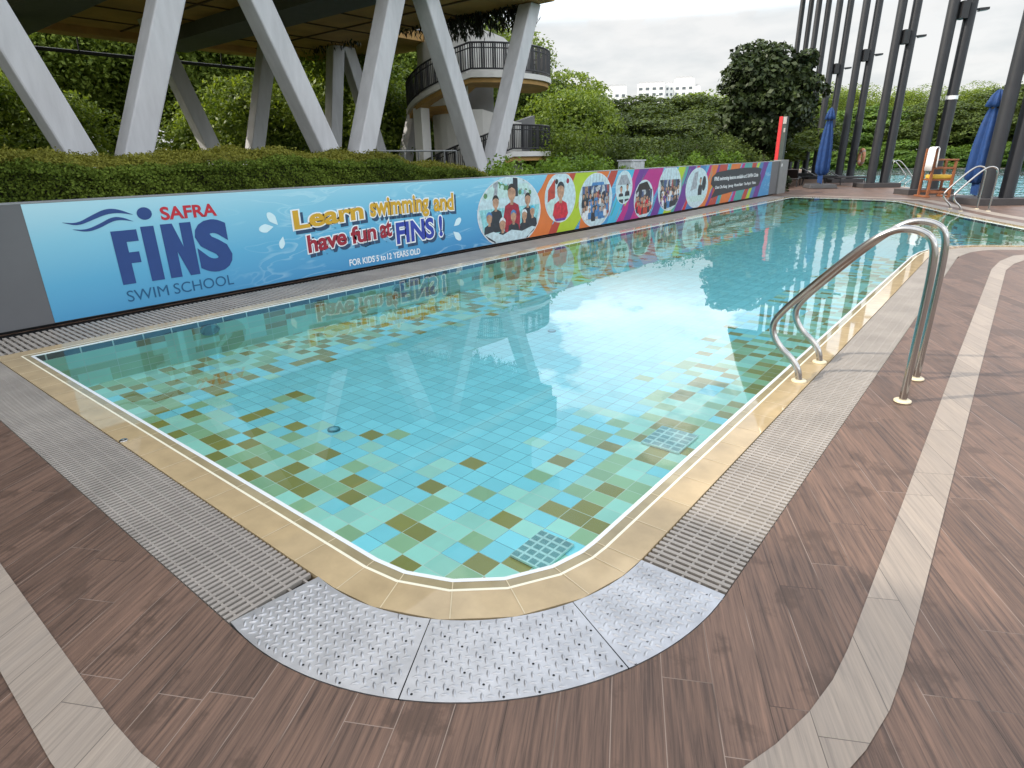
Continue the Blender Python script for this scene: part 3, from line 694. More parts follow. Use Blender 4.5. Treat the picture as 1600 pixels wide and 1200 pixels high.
def lettering(name, body, box, ink, x, off=0.0, shear=0.0, shift=(0, 0)):
    """text fitted to box (y0,y1,z0,z1) of the banner plane, one mesh per word"""
    words = body.split(' '); bb = [_bounds(w_) for w_ in words]; gap = 0.34
    xs = []; cur = 0.0
    for mn, mx in bb: xs.append(cur); cur += mx[0]-mn[0]+gap
    total = cur-gap; lo = min(b_[0][1] for b_ in bb); hi = max(b_[1][1] for b_ in bb)
    y0, y1, z0, z1 = box; ky = (y1-y0)/total; kz = (z1-z0)/(hi-lo)
    for w_, (mn, mx), x_ in zip(words, bb, xs):
        me = txt_mesh(w_, off); v = np.empty(len(me.vertices)*3); me.vertices.foreach_get('co', v); v = v.reshape(-1, 3)
        Yv = y0+(v[:, 0]-mn[0]+x_)*ky; Zv = z0+(v[:, 1]-lo)*kz
        Zv = Zv+shear*((Yv-y0)/(y1-y0)-0.5)+shift[1]; Yv = Yv+shift[0]
        me.vertices.foreach_set('co', np.stack([np.full(len(v), x), Yv, Zv], 1).ravel().astype(np.float32)); me.update()
        me.materials.clear(); me.name = name; link(name, me, BN, ink)
def poly(name, pts, ink, x):
    mb = MB()
    for P in (pts if isinstance(pts[0][0], (tuple, list)) else [pts]):
        vs = [(x, p[0], p[1]) for p in P]; tri = tessellate_polygon([[Vector((p[0], p[1], 0)) for p in P]])
        mb.add(vs, [tuple(t_) if (Vector(vs[t_[1]])-Vector(vs[t_[0]])).cross(Vector(vs[t_[2]])-Vector(vs[t_[0]])).x > 0 else tuple(t_)[::-1] for t_ in tri])
    return mb.build(name, ink, BN)
# swim school mark
lettering('red_lettering', 'SAFRA', (2.77, 3.35, 0.895, 1.02), INK['red'], 0.003, 0.03)
poly('letter_f', [(2.26, 0.29), (2.26, 0.825), (2.50, 0.825), (2.50, 0.71), (2.385, 0.71), (2.385, 0.605), (2.48, 0.605), (2.48, 0.495), (2.385, 0.495), (2.385, 0.29)], INK['navy'], 0.003)
poly('letter_i', [(2.54, 0.285), (2.54, 0.845), (2.67, 0.845), (2.67, 0.285)], INK['navy'], 0.003)
poly('letter_n', [(2.735, 0.285), (2.735, 0.85), (2.855, 0.85), (2.93, 0.60), (2.93, 0.85), (3.05, 0.85), (3.05, 0.285), (2.945, 0.285), (2.855, 0.555), (2.855, 0.285)], INK['navy'], 0.003)
lettering('letter_s', 'S', (3.115, 3.405, 0.325, 0.815), INK['navy'], 0.003, 0.062)
poly('head_dot', [(2.61+0.072*math.cos(2*math.pi*q/28), 0.972+0.062*math.sin(2*math.pi*q/28)) for q in range(28)], INK['navy'], 0.003)
def wave(top, name):
    n_ = len(top); P = smooth_path([(y, z, wd) for y, z, wd in top], 3)
    return poly(name, [(y, z+wd) for y, z, wd in P]+[(y, z-wd) for y, z, wd in P[::-1]], INK['navy'], 0.003)
wave([(1.88, 0.945, 0.001), (2.0, 0.915, 0.013), (2.14, 0.972, 0.022), (2.27, 1.02, 0.026), (2.38, 1.015, 0.018), (2.50, 0.97, 0.001)], 'swoosh')
wave([(1.95, 0.875, 0.001), (2.06, 0.85, 0.012), (2.18, 0.885, 0.019), (2.31, 0.945, 0.020), (2.40, 0.94, 0.012), (2.49, 0.905, 0.001)], 'swoosh')
lettering('school_lettering', 'SWIM SCHOOL', (2.27, 3.41, 0.11, 0.225), INK['teal'], 0.003, 0.0)
# slogan: shadow, white rim, colour
def slogan(body, box, ink, shear, name='slogan_word'):
    lettering(name+'_shadow', body, box, INK['shadow'], 0.0025, 0.085, shear=shear, shift=(0.04, -0.045))
    lettering(name+'_rim', body, box, INK['white'], 0.0045, 0.084, shear=shear)
    lettering(name, body, box, ink, 0.0065, 0.034, shear=shear)
slogan('Learn', (4.31, 5.36, 0.675, 0.885), INK['gold'], 0.045)
slogan('swimming', (5.50, 6.60, 0.635, 0.935), INK['gold'], 0.0)
slogan('and', (6.72, 7.14, 0.69, 0.93), INK['gold'], -0.01)
slogan('have', (4.46, 5.04, 0.365, 0.57), INK['maroon'], 0.045)
slogan('fun', (5.14, 5.55, 0.39, 0.60), INK['maroon'], 0.02)
slogan('at', (5.64, 5.84, 0.41, 0.60), INK['maroon'], 0.015)
slogan('FINS !', (5.94, 6.86, 0.30, 0.585), INK['royal'], 0.025)
lettering('age_lettering', 'FOR KIDS 5 to 12 YEARS OLD', (5.06, 6.37, 0.085, 0.17), INK['white'], 0.003, 0.022)
def drop(y, z, L, a, name='splash_drop'):
    P = []
    for q in range(20):
        th = 2*math.pi*q/20; rr = L*0.5*(1-0.0*math.cos(th)); px_, pz_ = L*0.5*math.cos(th), L*0.26*math.sin(th)*(1-0.75*max(0, math.cos(th)))
        P.append((y+px_*math.cos(a)-pz_*math.sin(a), z+(px_*math.sin(a)+pz_*math.cos(a))))
    return poly(name, P, INK['pale'], 0.003)
for y, z, L, a in ((4.02, 0.80, 0.19, R(-52)), (3.92, 0.70, 0.19, R(5)), (4.10, 0.51, 0.15, R(72)), (7.22, 0.48, 0.20, R(212)), (7.20, 0.27, 0.22, R(140))):
    drop(y, z, L, a)
# paint strokes of the right half
rg = random.Random(3)
strokes = MB(); inks = ['orange', 'brick', 'lime', 'cyan', 'magenta', 'purple', 'blueprint', 'sea', 'red']
SI = {n_: i for i, n_ in enumerate(inks)}
def stroke(y, w_, ink, lean=0.75, z0=ZB, z1=ZT, x=0.001):
    wob = lambda: rg.uniform(-0.05, 0.05)
    z0c, z1c = max(z0, ZB), min(z1, ZT); pts = []
    for s_ in range(6):
        z = z0c+(z1c-z0c)*s_/5; pts.append((y+lean*(z-ZB)/(ZT-ZB)+wob(), z, w_*(1+rg.uniform(-.15, .15))))
    L_ = [(x, p[0]-p[2]/2, p[1]) for p in pts]; R_ = [(x, p[0]+p[2]/2, p[1]) for p in pts]
    b_ = len(L_); strokes.add(L_+R_, [(i, b_+i, b_+i+1, i+1) for i in range(b_-1)], SI[ink])
seq = [(9.35, .9, 'orange'), (9.9, .4, 'brick'), (10.35, .75, 'lime'), (11.0, .5, 'orange'), (11.4, .3, 'brick'), (12.15, .5, 'cyan'), (12.55, .35, 'magenta'), (12.9, .5, 'purple'), (13.3, .3, 'blueprint'), (13.45, .9, 'magenta'),
       (14.2, .4, 'purple'), (14.6, .3, 'cyan'), (14.95, .5, 'lime'), (15.3, .3, 'sea'), (15.6, .5, 'purple'), (16.0, .3, 'red'), (16.3, .5, 'blueprint'), (16.9, .3, 'magenta'), (17.2, .5, 'orange'), (17.6, .3, 'purple'), (17.9, .6, 'brick'),
       (18.5, .4, 'sea'), (18.9, .8, 'orange'), (19.6, .4, 'magenta'), (20.0, .7, 'sea'), (20.6, .4, 'brick'), (21.0, .4, 'lime'), (21.3, .4, 'blueprint'), (21.7, .5, 'purple')]
for y, w_, ink in seq: stroke(y, w_, ink, x=0.001+0.00002*y)
for i in range(90):
    y = rg.uniform(9.4, 21.4); z = rg.uniform(ZB, 0.9)
    lean = 0.75; wd = rg.uniform(0.02, 0.07); L_ = rg.uniform(0.15, 0.5); z1_ = min(ZT-0.01, z+L_); yb = y+lean*(z-ZB)/(ZT-ZB); x_ = 0.0018+0.000004*i
    yt = yb+lean*(z1_-z)/(ZT-ZB)
    strokes.add([(x_, yb-wd/2, z), (x_, yb+wd/2, z+0.02), (x_, yt+wd/3, z1_), (x_, yt-wd/3, z1_-0.02)], [(0, 1, 2, 3)], rg.randrange(len(inks)))
tag(strokes.build('paint_stroke', [INK[q] for q in inks], BN), kind='stuff')
# printed photographs
def ell(cy, cz, ry, rz, n_=40):
    P = []
    for q in range(n_):
        a = 2*math.pi*q/n_; y, z = cy+ry*math.cos(a), cz+rz*math.sin(a)
        P.append((y, min(ZT-0.002, max(ZB+0.002, z))))
    return P
PI_ = ['pale', 'aqua', 'mint', 'green', 'grey', 'sand', 'hair', 'skin', 'red', 'dark', 'blueprint', 'white', 'brick', 'purple', 'cyan', 'maroon']
PX = {n_: i for i, n_ in enumerate(PI_)}
def crowd_mat():
    m, t, b = new_mat('photo_crowd')
    tc = N(t, 'ShaderNodeTexCoord'); mp = N(t, 'ShaderNodeMapping'); mp.inputs['Scale'].default_value = (1, 11, 6); t.links.new(tc.outputs['Object'], mp.inputs[0])
    v = N(t, 'ShaderNodeTexVoronoi', i_Scale=1.0); t.links.new(mp.outputs[0], v.inputs['Vector'])
    sp_ = N(t, 'ShaderNodeSeparateXYZ'); t.links.new(v.outputs['Color'], sp_.inputs[0])
    r_ = ramp(t, [(0.0, (0.02, 0.025, 0.05)), (0.30, (0.06, 0.10, 0.22)), (0.46, (0.30, 0.18, 0.12)), (0.58, (0.04, 0.035, 0.04)), (0.72, (0.45, 0.48, 0.50)), (0.86, (0.35, 0.08, 0.08)), (0.93, (0.10, 0.14, 0.12))], 'CONSTANT'); t.links.new(sp_.outputs[0], r_.inputs[0])
    n = N(t, 'ShaderNodeTexNoise', i_Scale=22.0, i_Detail=4.0); t.links.new(tc.outputs['Object'], n.inputs['Vector'])
    rn = ramp(t, [(0.35, (0.5, 0.5, 0.5)), (0.65, (1.3, 1.3, 1.3))]); t.links.new(n.outputs[0], rn.inputs[0])
    t.links.new(mixc(t, 1.0, r_.outputs[0], rn.outputs[0], 'MULTIPLY'), b.inputs['Base Color']); b.inputs['Roughness'].default_value = 0.4
    return m
PINK = {n_: mat('photo_'+n_, tuple(c_*0.78 for c_ in INK_RGB[n_]) if n_ in ('white', 'pale', 'mint', 'aqua') else INK_RGB[n_], 0.4, 0, 0.22 if n_ in ('white', 'pale', 'mint') else 0.4, 13) for n_ in PI_}
PINK['crowd'] = crowd_mat(); PX['crowd'] = len(PI_)
def photo(cy, cz, ry, rz, painter):
    mb = MB(); lay = [0.0028]
    def inside(y, z): return ((y-cy)/(ry*0.972))**2+((z-cz)/(rz*0.972))**2 <= 1 and ZB+0.004 < z < ZT-0.004
    def shape(P, ink):
        lay[0] += 0.00004
        Q = []
        for y, z in P:      # pull points that leave the picture back to its rim
            dy, dz = (y-cy)/(ry*0.972), (z-cz)/(rz*0.972); l_ = math.hypot(dy, dz)
            if l_ > 1: y, z = cy+dy/l_*ry*0.972, cz+dz/l_*rz*0.972
            Q.append((y, min(ZT-0.004, max(ZB+0.004, z))))
        mb.add([(lay[0], *p) for p in Q], [tuple(range(len(Q)))], PX[ink])
    def disc(y, z, a, b, ink, n_=14): shape([(y+a*math.cos(2*math.pi*q/n_), z+b*math.sin(2*math.pi*q/n_)) for q in range(n_)], ink)
    shape(ell(cy, cz, ry, rz), 'white'); mb.v[:] = [(0.0028, cy+(v[1]-cy)/0.972*1.0, min(ZT-0.002, max(ZB+0.002, cz+(v[2]-cz)/0.972))) for v in mb.v]
    shape(ell(cy, cz, ry*0.972, rz*0.972), 'pale')
    def person(y, z, s, top, cap=None, skin='skin'):
        # shoulders and chest, neck, head, hair or cap
        shape([(y-0.17*s, z-0.42*s), (y-0.19*s, z-0.20*s), (y-0.15*s, z-0.06*s), (y-0.05*s, z-0.02*s), (y+0.05*s, z-0.02*s), (y+0.15*s, z-0.06*s), (y+0.19*s, z-0.20*s), (y+0.17*s, z-0.42*s)], top)
        shape([(y-0.035*s, z-0.05*s), (y+0.035*s, z-0.05*s), (y+0.035*s, z+0.05*s), (y-0.035*s, z+0.05*s)], skin)
        disc(y, z+0.115*s, 0.088*s, 0.115*s, skin)
        shape([(y+0.093*s*math.cos(R(a)), z+0.135*s+0.10*s*math.sin(R(a))) for a in range(0, 181, 20)]+[(y-0.06*s, z+0.165*s), (y, z+0.185*s), (y+0.06*s, z+0.165*s)], cap or 'hair')
    painter(shape, disc, person)
    return mb.build('photo_print', [PINK[q] for q in PI_]+[PINK['crowd']], BN)
def rect(y0, y1, z0, z1): return [(y0, z0), (y1, z0), (y1, z1), (y0, z1)]
def p1(shape, disc, person):
    shape(rect(7.85, 9.2, 0.78, 1.12), 'mint')
    for i in range(46): disc(7.92+(i*0.618 % 1)*1.3, 0.84+0.26*((i*0.377) % 1), 0.05, 0.045, ('green', 'mint', 'sea2', 'green', 'grey')[i % 5].replace('sea2', 'aqua'), 8)
    shape(rect(8.12, 8.22, 0.8, 1.13), 'grey'); shape(rect(8.66, 8.80, 0.78, 1.13), 'dark'); shape(rect(7.75, 9.35, 0.70, 0.80), 'pale')
    shape([(7.75, 0.62), (9.45, 0.62), (9.35, 0.2), (7.85, 0.2)], 'aqua')
    person(8.18, 0.62, 0.95, 'dark'); person(9.08, 0.62, 0.95, 'dark'); person(8.62, 0.72, 1.25, 'maroon')
    for y, z, s, cp_ in ((8.00, 0.38, 0.85, 'blueprint'), (8.98, 0.36, 0.85, 'white'), (9.22, 0.42, 0.8, 'cyan'), (8.66, 0.36, 0.9, 'blueprint'), (8.35, 0.24, 0.95, 'white')): person(y, z, s, 'dark', cp_)
    shape([(7.85, 0.20), (8.1, 0.24), (8.35, 0.16), (8.6, 0.23), (8.9, 0.18), (9.2, 0.24), (9.35, 0.2), (9.0, 0.03), (8.2, 0.03)], 'pale')
photo(8.59, 0.53, 0.89, 0.60, p1)
def p2(shape, disc, person):
    shape([(9.7, 0.62), (9.72, 0.85), (9.95, 1.05), (9.95, 0.7)], 'brick'); disc(9.86, 0.52, 0.16, 0.16, 'mint')
    person(10.14, 0.66, 1.4, 'red', 'dark'); shape([(9.95, 0.30), (10.35, 0.30), (10.3, 0.22), (10.0, 0.22)], 'purple')
    disc(10.0, 0.99, 0.05, 0.05, 'hair'); disc(10.38, 0.99, 0.05, 0.05, 'maroon')
photo(10.14, 0.69, 0.53, 0.47, p2)
def crowd(y0, y1, z, rows, s, floor, tops):
    def f(shape, disc, person):
        shape(rect(y0-0.1, y1+0.1, 0.05, z-0.12), floor)
        shape(rect(y0-0.06, y1+0.06, z-0.16, z+0.13*rows+0.06), 'crowd')
        q = random.Random(int(y0*10))
        for r_ in range(rows):
            c_ = 8
            for i in range(c_):
                person(y0+(y1-y0)*(i+0.5*(r_ % 2)+0.3)/c_+q.uniform(-.035, .035), z+0.13*(rows-1-r_)-0.06+q.uniform(-.03, .03), s*q.uniform(0.75, 1.1), q.choice(tops), q.choice([None, None, 'dark']))
    return f
def p3(shape, disc, person):
    for i in range(7): shape(rect(11.05+i*0.13, 11.065+i*0.13, 0.7, 1.08), 'grey')
    shape([(11.2, 0.72), (11.3, 0.92), (11.75, 0.92), (11.85, 0.72)], 'blueprint')
    crowd(10.95, 11.95, 0.42, 3, 0.45, 'sand', ['dark', 'blueprint', 'grey', 'white'])(shape, disc, person)
photo(11.46, 0.56, 0.67, 0.55, p3)
def p4(shape, disc, person):
    shape([(12.35, 0.82), (12.5, 1.03), (12.75, 1.03), (12.95, 0.82)], 'grey'); person(12.52, 0.66, 0.6, 'dark'); person(12.8, 0.7, 0.6, 'dark'); shape(rect(12.3, 13, 0.42, 0.55), 'mint')
photo(12.65, 0.76, 0.38, 0.36, p4)
def p5(shape, disc, person):
    shape([(13.2, 0.6), (13.35, 0.82), (13.75, 0.85), (14.05, 0.6)], 'hair')
    crowd(13.25, 14.0, 0.36, 2, 0.42, 'blueprint', ['red', 'dark', 'sand', 'brick'])(shape, disc, person)
photo(13.63, 0.45, 0.49, 0.44, p5)
def p6(shape, disc, person):
    for i in range(6): shape(rect(14.5+i*0.17, 14.52+i*0.17, 0.6, 1.1), 'grey')
    crowd(14.5, 15.6, 0.40, 3, 0.45, 'grey', ['dark', 'blueprint', 'purple', 'white'])(shape, disc, person)
photo(15.02, 0.63, 0.67, 0.55, p6)
def p7(shape, disc, person):
    shape([(16.3, 0.5), (16.5, 0.95), (16.75, 1.0), (16.7, 0.55)], 'grey'); person(16.95, 0.66, 0.75, 'dark'); disc(17.2, 0.66, 0.14, 0.2, 'dark'); shape(rect(16.1, 17.4, 0.12, 0.36), 'mint')
photo(16.75, 0.56, 0.76, 0.53, p7)
# black brush panel with the branch list
bp_ = [(17.75, 0.80), (18.1, 0.93), (19.0, 0.97), (20.3, 1.0), (21.6, 0.98), (22.05, 0.93), (21.95, 0.78), (22.1, 0.60), (21.9, 0.40), (21.0, 0.34), (19.5, 0.32), (18.4, 0.27), (17.8, 0.22), (18.05, 0.45), (17.7, 0.62)]
poly('brush_panel', bp_, INK['dark'], 0.0030)
lettering('branch_lettering', 'FINS swimming lessons available at 5 SAFRA Clubs', (17.95, 21.75, 0.66, 0.80), INK['white'], 0.0042, 0.02)
lettering('branch_lettering', 'Choa Chu Kang · Jurong · Mount Faber · Toa Payoh · Yishun', (18.05, 21.6, 0.44, 0.55), INK['white'], 0.0042, 0.02)

# ------------------------------------------------------------------ hedges
def box_surface_leaves(rg, n, fn):
    P, Nn = fn(n); return P, Nn
def clipped_hedge():
    rg = np.random.default_rng(2)
    n = 210000
    Yl, Yr = -4.0, 8.55
    # cross-section: front face X=-7.25, rounded shoulder, top up to 1.62 at X=-8.6
    s = rg.random(n); yy = Yl+(Yr-Yl)*rg.random(n)
    endf = np.clip((Yr-yy)/2.6, 0, 1)**0.5                # rounding towards the far end
    top = 1.08+0.45*endf+0.03*np.sin(yy*1.7)+0.02*np.sin(yy*4.1+1)
    x = np.empty(n); z = np.empty(n); nx = np.empty(n); nz = np.empty(n)
    f = s < 0.36
    z[f] = 0.80+(top[f]-0.80-0.12)*(s[f]/0.36); x[f] = -7.30-0.10*((z[f]-0.6))**2; nx[f] = 1; nz[f] = 0.15
    k_ = (s >= 0.36) & (s < 0.66); a = (s[k_]-0.36)/0.30*math.pi/2
    x[k_] = -7.33-0.50*(1-np.cos(a)); z[k_] = top[k_]-0.16+0.16*np.sin(a); nx[k_] = np.cos(a); nz[k_] = np.sin(a)
    t_ = s >= 0.66
    x[t_] = -7.80-1.3*((s[t_]-0.66)/0.34); z[t_] = top[t_]+0.02*np.sin(x[t_]*5); nx[t_] = 0; nz[t_] = 1
    Pp = np.stack([x, yy, z], 1); Nn = np.stack([nx, np.zeros(n), nz], 1)
    lump = 0.03*np.sin(yy*3.1+z*5)+0.025*np.sin(yy*7.3+x*6+z*9)+0.02*np.sin(yy*17+z*23); Pp += Nn*(lump+rg.normal(size=n)*0.022)[:, None]
    u, v = leaf_dirs(rg, Nn, 0.031, 0.9, 0.6)
    return Pp.astype(np.float32), u, v, nz
Pp, u, v, nz = clipped_hedge()
hd = empty('clipped_hedge', (-8.0, 2.0, 0), 'dark clipped box hedge with rounded top behind the blue half of the banner', 'hedge')
tm = nz > 0.55  # upward-facing leaves get the painted sunlit tone
for nm, msk, ml in (('hedge_foliage', ~tm, L_HEDGE), ('hedge_sunlit_top', tm, L_HEDGETOP)):
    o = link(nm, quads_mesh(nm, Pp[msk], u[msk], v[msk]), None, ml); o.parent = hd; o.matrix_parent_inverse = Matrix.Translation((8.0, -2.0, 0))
mb = MB()
for i in range(25):      # dark twiggy body under the leaves
    ya, yb = -4+i*0.5, -3.5+i*0.5
    ta = 1.00+0.45*max(0, min(1, (8.5-ya)/2.6))**0.5; tb = 1.00+0.45*max(0, min(1, (8.5-yb)/2.6))**0.5
    mb.hexa([(-9.0, ya, -0.5), (-7.40, ya, -0.5), (-7.40, yb, -0.5), (-9.0, yb, -0.5)], [(-9.0, ya, ta-0.04), (-7.62, ya, ta-0.05), (-7.62, yb, tb-0.05), (-9.0, yb, tb-0.04)])
o = mb.build('hedge_core', mat('hedge_twigs', (0.025, 0.028, 0.012), 0.95, var=0.4, scale=14), hd); o.matrix_parent_inverse = Matrix.Translation((8.0, -2.0, 0))

def mound(name, label, cat, cx, cy, rx, ry, z0, h, n, leaf, lm, seed, group=None, jitter=0.9, flat_=0.6):
    """a low plant bed or shrub: leaves spread over lumpy domes"""
    rg = np.random.default_rng(seed)
    k_ = max(6, int(rx*ry*11)); bx = rg.uniform(-rx, rx, k_)*0.85; by = rg.uniform(-ry, ry, k_)*0.92; br = rg.uniform(0.25, 0.5, k_)*min(1.2, max(0.6, rx)); bh = h*rg.uniform(0.7, 1.05, k_)
    idx = rg.integers(0, k_, n); d_ = rnd_unit(rg, n); d_[:, 2] = np.abs(d_[:, 2]); rr = (0.75+0.3*rg.random((n, 1)))
    P_ = np.stack([bx[idx]+d_[:, 0]*br[idx]*rr[:, 0], by[idx]+d_[:, 1]*br[idx]*rr[:, 0], np.maximum(0.02, bh[idx]*(flat_+(1-flat_)*d_[:, 2])*rr[:, 0])], 1)
    low = rg.random(n) < 0.25; P_[low, 2] *= rg.random(low.sum())
    u, v = leaf_dirs(rg, d_*0.6+np.array([[0, 0, 0.7]]), leaf, jitter, 0.5)
    t = empty(name, (cx, cy, z0), label, cat, group)
    link('foliage', quads_mesh('foliage', P_.astype(np.float32), u, v), t, lm)
    mb = MB()
    for i in range(min(k_, 30)): mb.tube([(bx[i]*0.8, by[i]*0.95, -0.3), (bx[i], by[i], bh[i]*0.8)], [0.02, 0.008], 5)
    tag(mb.build('stem', M_BARK, t), kind='stuff')
    return t
mound('leafy_plant_bed', 'low bed of fresh green leafy plants behind the photo half of the banner', 'plants', -8.0, 12.6, 0.75, 4.3, 0.3, 1.16, 18000, 0.095, L_SHRUB, 5)
mound('leafy_plant_bed', 'low bed of green leafy plants beyond the white box, before the shrub hedge', 'plants', -7.9, 18.6, 0.7, 3.2, 0.3, 1.18, 13000, 0.10, L_SHRUB, 6)
mound('shrub_hedge', 'taller dense green shrub hedge ending at the red post', 'hedge', -9.0, 20.6, 1.1, 5.0, 0.2, 1.85, 24000, 0.10, L_RAIN, 7)
# cabinet on the bed
cb = empty('utility_box', (-7.6, 14.1, 0.9), 'pale weathered concrete box standing among the leafy plants', 'utility box')
mb = MB(); mb.box(-0.18, 0.18, -0.35, 0.35, -0.9, 0.40); mb.build('box_body', mat('pale_box', (0.45, 0.48, 0.48), 0.8, var=0.3, scale=12, dirt=0.5), cb, 0.02)
mb = MB(); mb.box(-0.20, 0.20, -0.37, 0.37, 0.401, 0.43); mb.build('box_lid', M_CONC, cb)

# ------------------------------------------------------------------ elevated building on V columns
bl = empty('elevated_building', (-10, 7, -0.9), 'long building raised on slanting pale concrete V columns with ochre soffit', 'building')
BI_ = Matrix.Translation((10, -7, 0.9))
def bpart(mb, name, m, bevel=0):
    o = mb.build(name, m, bl, bevel); o.matrix_parent_inverse = BI_; return o
ZS = 4.9
def leg(x, yb, zb, yt, zt, w_=0.46, d_=0.55, m=None):
    mb = MB(); nb = [(x-d_/2, yb-w_/2, zb), (x+d_/2, yb-w_/2, zb), (x+d_/2, yb+w_/2, zb), (x-d_/2, yb+w_/2, zb)]
    nt_ = [(p[0], p[1]-yb+yt, zt) for p in nb]; mb.hexa(nb, nt_)
    return bpart(mb, 'column_leg', m or M_CONC, 0.025)
XF = -10.2
for yb, yl, yr in ((-0.6, -2.1, 1.35), (3.42, 2.03, 5.27), (7.55, 5.71, 9.25), (11.56, 9.78, 13.43)):
    leg(XF, yb-0.02, 0.5, yr, ZS-0.01, 0.40, 0.40); leg(XF-0.012, yb+0.10, 0.5, yl, ZS-0.01, 0.40, 0.40)
    mb = MB(); mb.box(XF-0.4, XF+0.4, yb-0.55, yb+0.55, -0.9, 0.52); bpart(mb, 'column_plinth', M_CONCD)
XB = -18.2
for (yb, yl, yr) in ((6.3, 4.7, 7.7), (9.62, 7.95, 11.25), (12.6, 11.9, 13.6), (15.6, 14.0, 17.6)):
    if yb > 8: leg(XB, yb+0.2, 0.4, yr, ZS-0.01, 0.44, 0.4)
    if yb != 12.6: leg(XB-0.012, yb-0.2, 0.4, yl, ZS-0.01, 0.44, 0.4)
    mb = MB(); mb.box(XB-0.4, XB+0.4, yb-0.6, yb+0.6, -0.9, 0.41); bpart(mb, 'column_plinth', M_CONCD)
YE = 13.62
mb = MB(); mb.box(-20.8, -9.6, -22, YE, ZS, ZS+0.35); bpart(mb, 'soffit', M_SOFFIT)
# panel joints and ribs of the soffit
mb = MB()
for i in range(14): mb.box(-20.7, -9.7, YE-1.6-i*2.0, YE-1.55-i*2.0, ZS-0.03, ZS-0.002)
for x in (-19.2, -17.6, -15.8, -14.2, -12.4): mb.box(x, x+0.06, -21.9, YE-0.1, ZS-0.025, ZS-0.003)
bpart(mb, 'soffit_joint', mat('soffit_joint_dark', (0.10, 0.055, 0.02), 0.8))
for yb in (-2.6, 1.43, 5.38, 9.36):
    mb = MB(); mb.box(-20.6, -9.75, yb-0.55, yb+0.55, ZS-0.32, ZS-0.001); bpart(mb, 'soffit_beam', M_BEAM)
mb = MB(); mb.box(-20.9, -20.3, -22, YE, ZS-0.18, ZS-0.0015); bpart(mb, 'edge_beam', M_SOFFIT)
# pipe along the back edge on hangers
mb = MB(); mb.tube([(-20.95, -22, ZS-0.55), (-20.95, YE, ZS-0.55)], 0.05, 8)
for i in range(18): mb.tube([(-20.95, YE-0.5-i*2, ZS-0.55), (-20.8, YE-0.5-i*2, ZS+0.05)], 0.02, 6)
bpart(mb, 'service_pipe', M_BLACK)
# storey above: parapet band, glazing and roof, as the pool mirrors it
mb = MB(); mb.box(-20.9, -9.5, -22, YE+0.1, ZS+0.351, ZS+1.35); bpart(mb, 'floor_band', M_CONCD)
mb = MB(); mb.box(-20.4, -10.0, -22, YE-0.5, ZS+1.352, ZS+3.05); bpart(mb, 'upper_wall', M_CONCD)
for i in range(14):
    mb = MB(); mb.box(-9.995, -9.95, YE-2.6-i*2.4, YE-0.7-i*2.4, ZS+1.45, ZS+2.9); wn_ = bpart(mb, 'window', M_GLASSD)
    mb = MB(); mb.box(-9.949, -9.93, YE-1.68-i*2.4, YE-1.62-i*2.4, ZS+1.45, ZS+2.9); mb.build('window_mullion', M_CONCD, wn_)
mb = MB(); mb.box(-21.2, -9.4, -22, YE+0.15, ZS+3.052, ZS+3.65); bpart(mb, 'roof', M_CONC)
# hanging creepers at the end of the slab
rg = np.random.default_rng(8); PP = []; 
strands = 330
sx = np.where(rg.random(strands) < 0.72, rg.uniform(-13.6, -10.2, strands), rg.uniform(-19.5, -13, strands)); sy = YE+rg.uniform(-0.5, 0.15, strands); L_ = rg.uniform(0.10, 0.60, strands)*(0.4+0.6*np.clip((sx+15)/2.5, 0, 1))
pts = []; un = []
for i in range(strands):
    m_ = int(L_[i]*34)+4; tt = np.linspace(0, 1, m_)
    pts.append(np.stack([sx[i]+rg.normal(size=m_)*0.05, sy[i]+rg.normal(size=m_)*0.05, ZS+0.3-tt*(L_[i]+0.25)], 1))
pts = np.concatenate(pts); u = np.zeros_like(pts); u[:, 2] = -0.075; u[:, :2] = rg.normal(size=(len(pts), 2))*0.03; v = rnd_unit(rg, len(pts))*0.028; v[:, 2] *= 0.3
vn = empty('hanging_creeper', (-12, YE, ZS), 'dark creepers hanging in strands from the slab end of the raised building', 'creeper')
o = link('strand', quads_mesh('strand', pts.astype(np.float32), u.astype(np.float32), v.astype(np.float32)), vn, L_VINE); o.matrix_parent_inverse = Matrix.Translation((12, -YE, -ZS)); tag(o, kind='stuff')
# footbridge behind, toward the stair tower
fb = empty('footbridge', (-20, 17, 4.5), 'concrete footbridge with ochre underside behind the raised building', 'bridge')
mb = MB(); mb.box(-3.0, 3.2, -3.0, 0.3, 0.65, 0.95); mb.build('bridge_soffit', M_SOFFIT, fb)
mb = MB(); mb.box(-3.0, 3.25, -3.05, 0.35, 0.951, 1.9); mb.build('bridge_parapet', M_CONC, fb)
# thin rail behind the hedge near the columns
gr = empty('garden_railing', (-13, 11, -0.9), 'thin grey metal railing behind the hedge between the columns', 'railing')
mb = MB()
for i in range(8): mb.tube([(0-0.3*i*0.3, -1+i*0.6, 0), (-0.09*i, -1+i*0.6, 2.55)], 0.025, 6)
mb.build('railing_post', mat('rail_grey', (0.25, 0.26, 0.26), 0.5, 0.5), gr)
mb = MB()
for z in (2.55, 2.1): mb.tube([(0.0, -1, z), (-0.63, 3.2, z)], 0.025, 6)
mb.build('railing_bar', mat('rail_grey_bar', (0.25, 0.26, 0.26), 0.5, 0.5), gr)

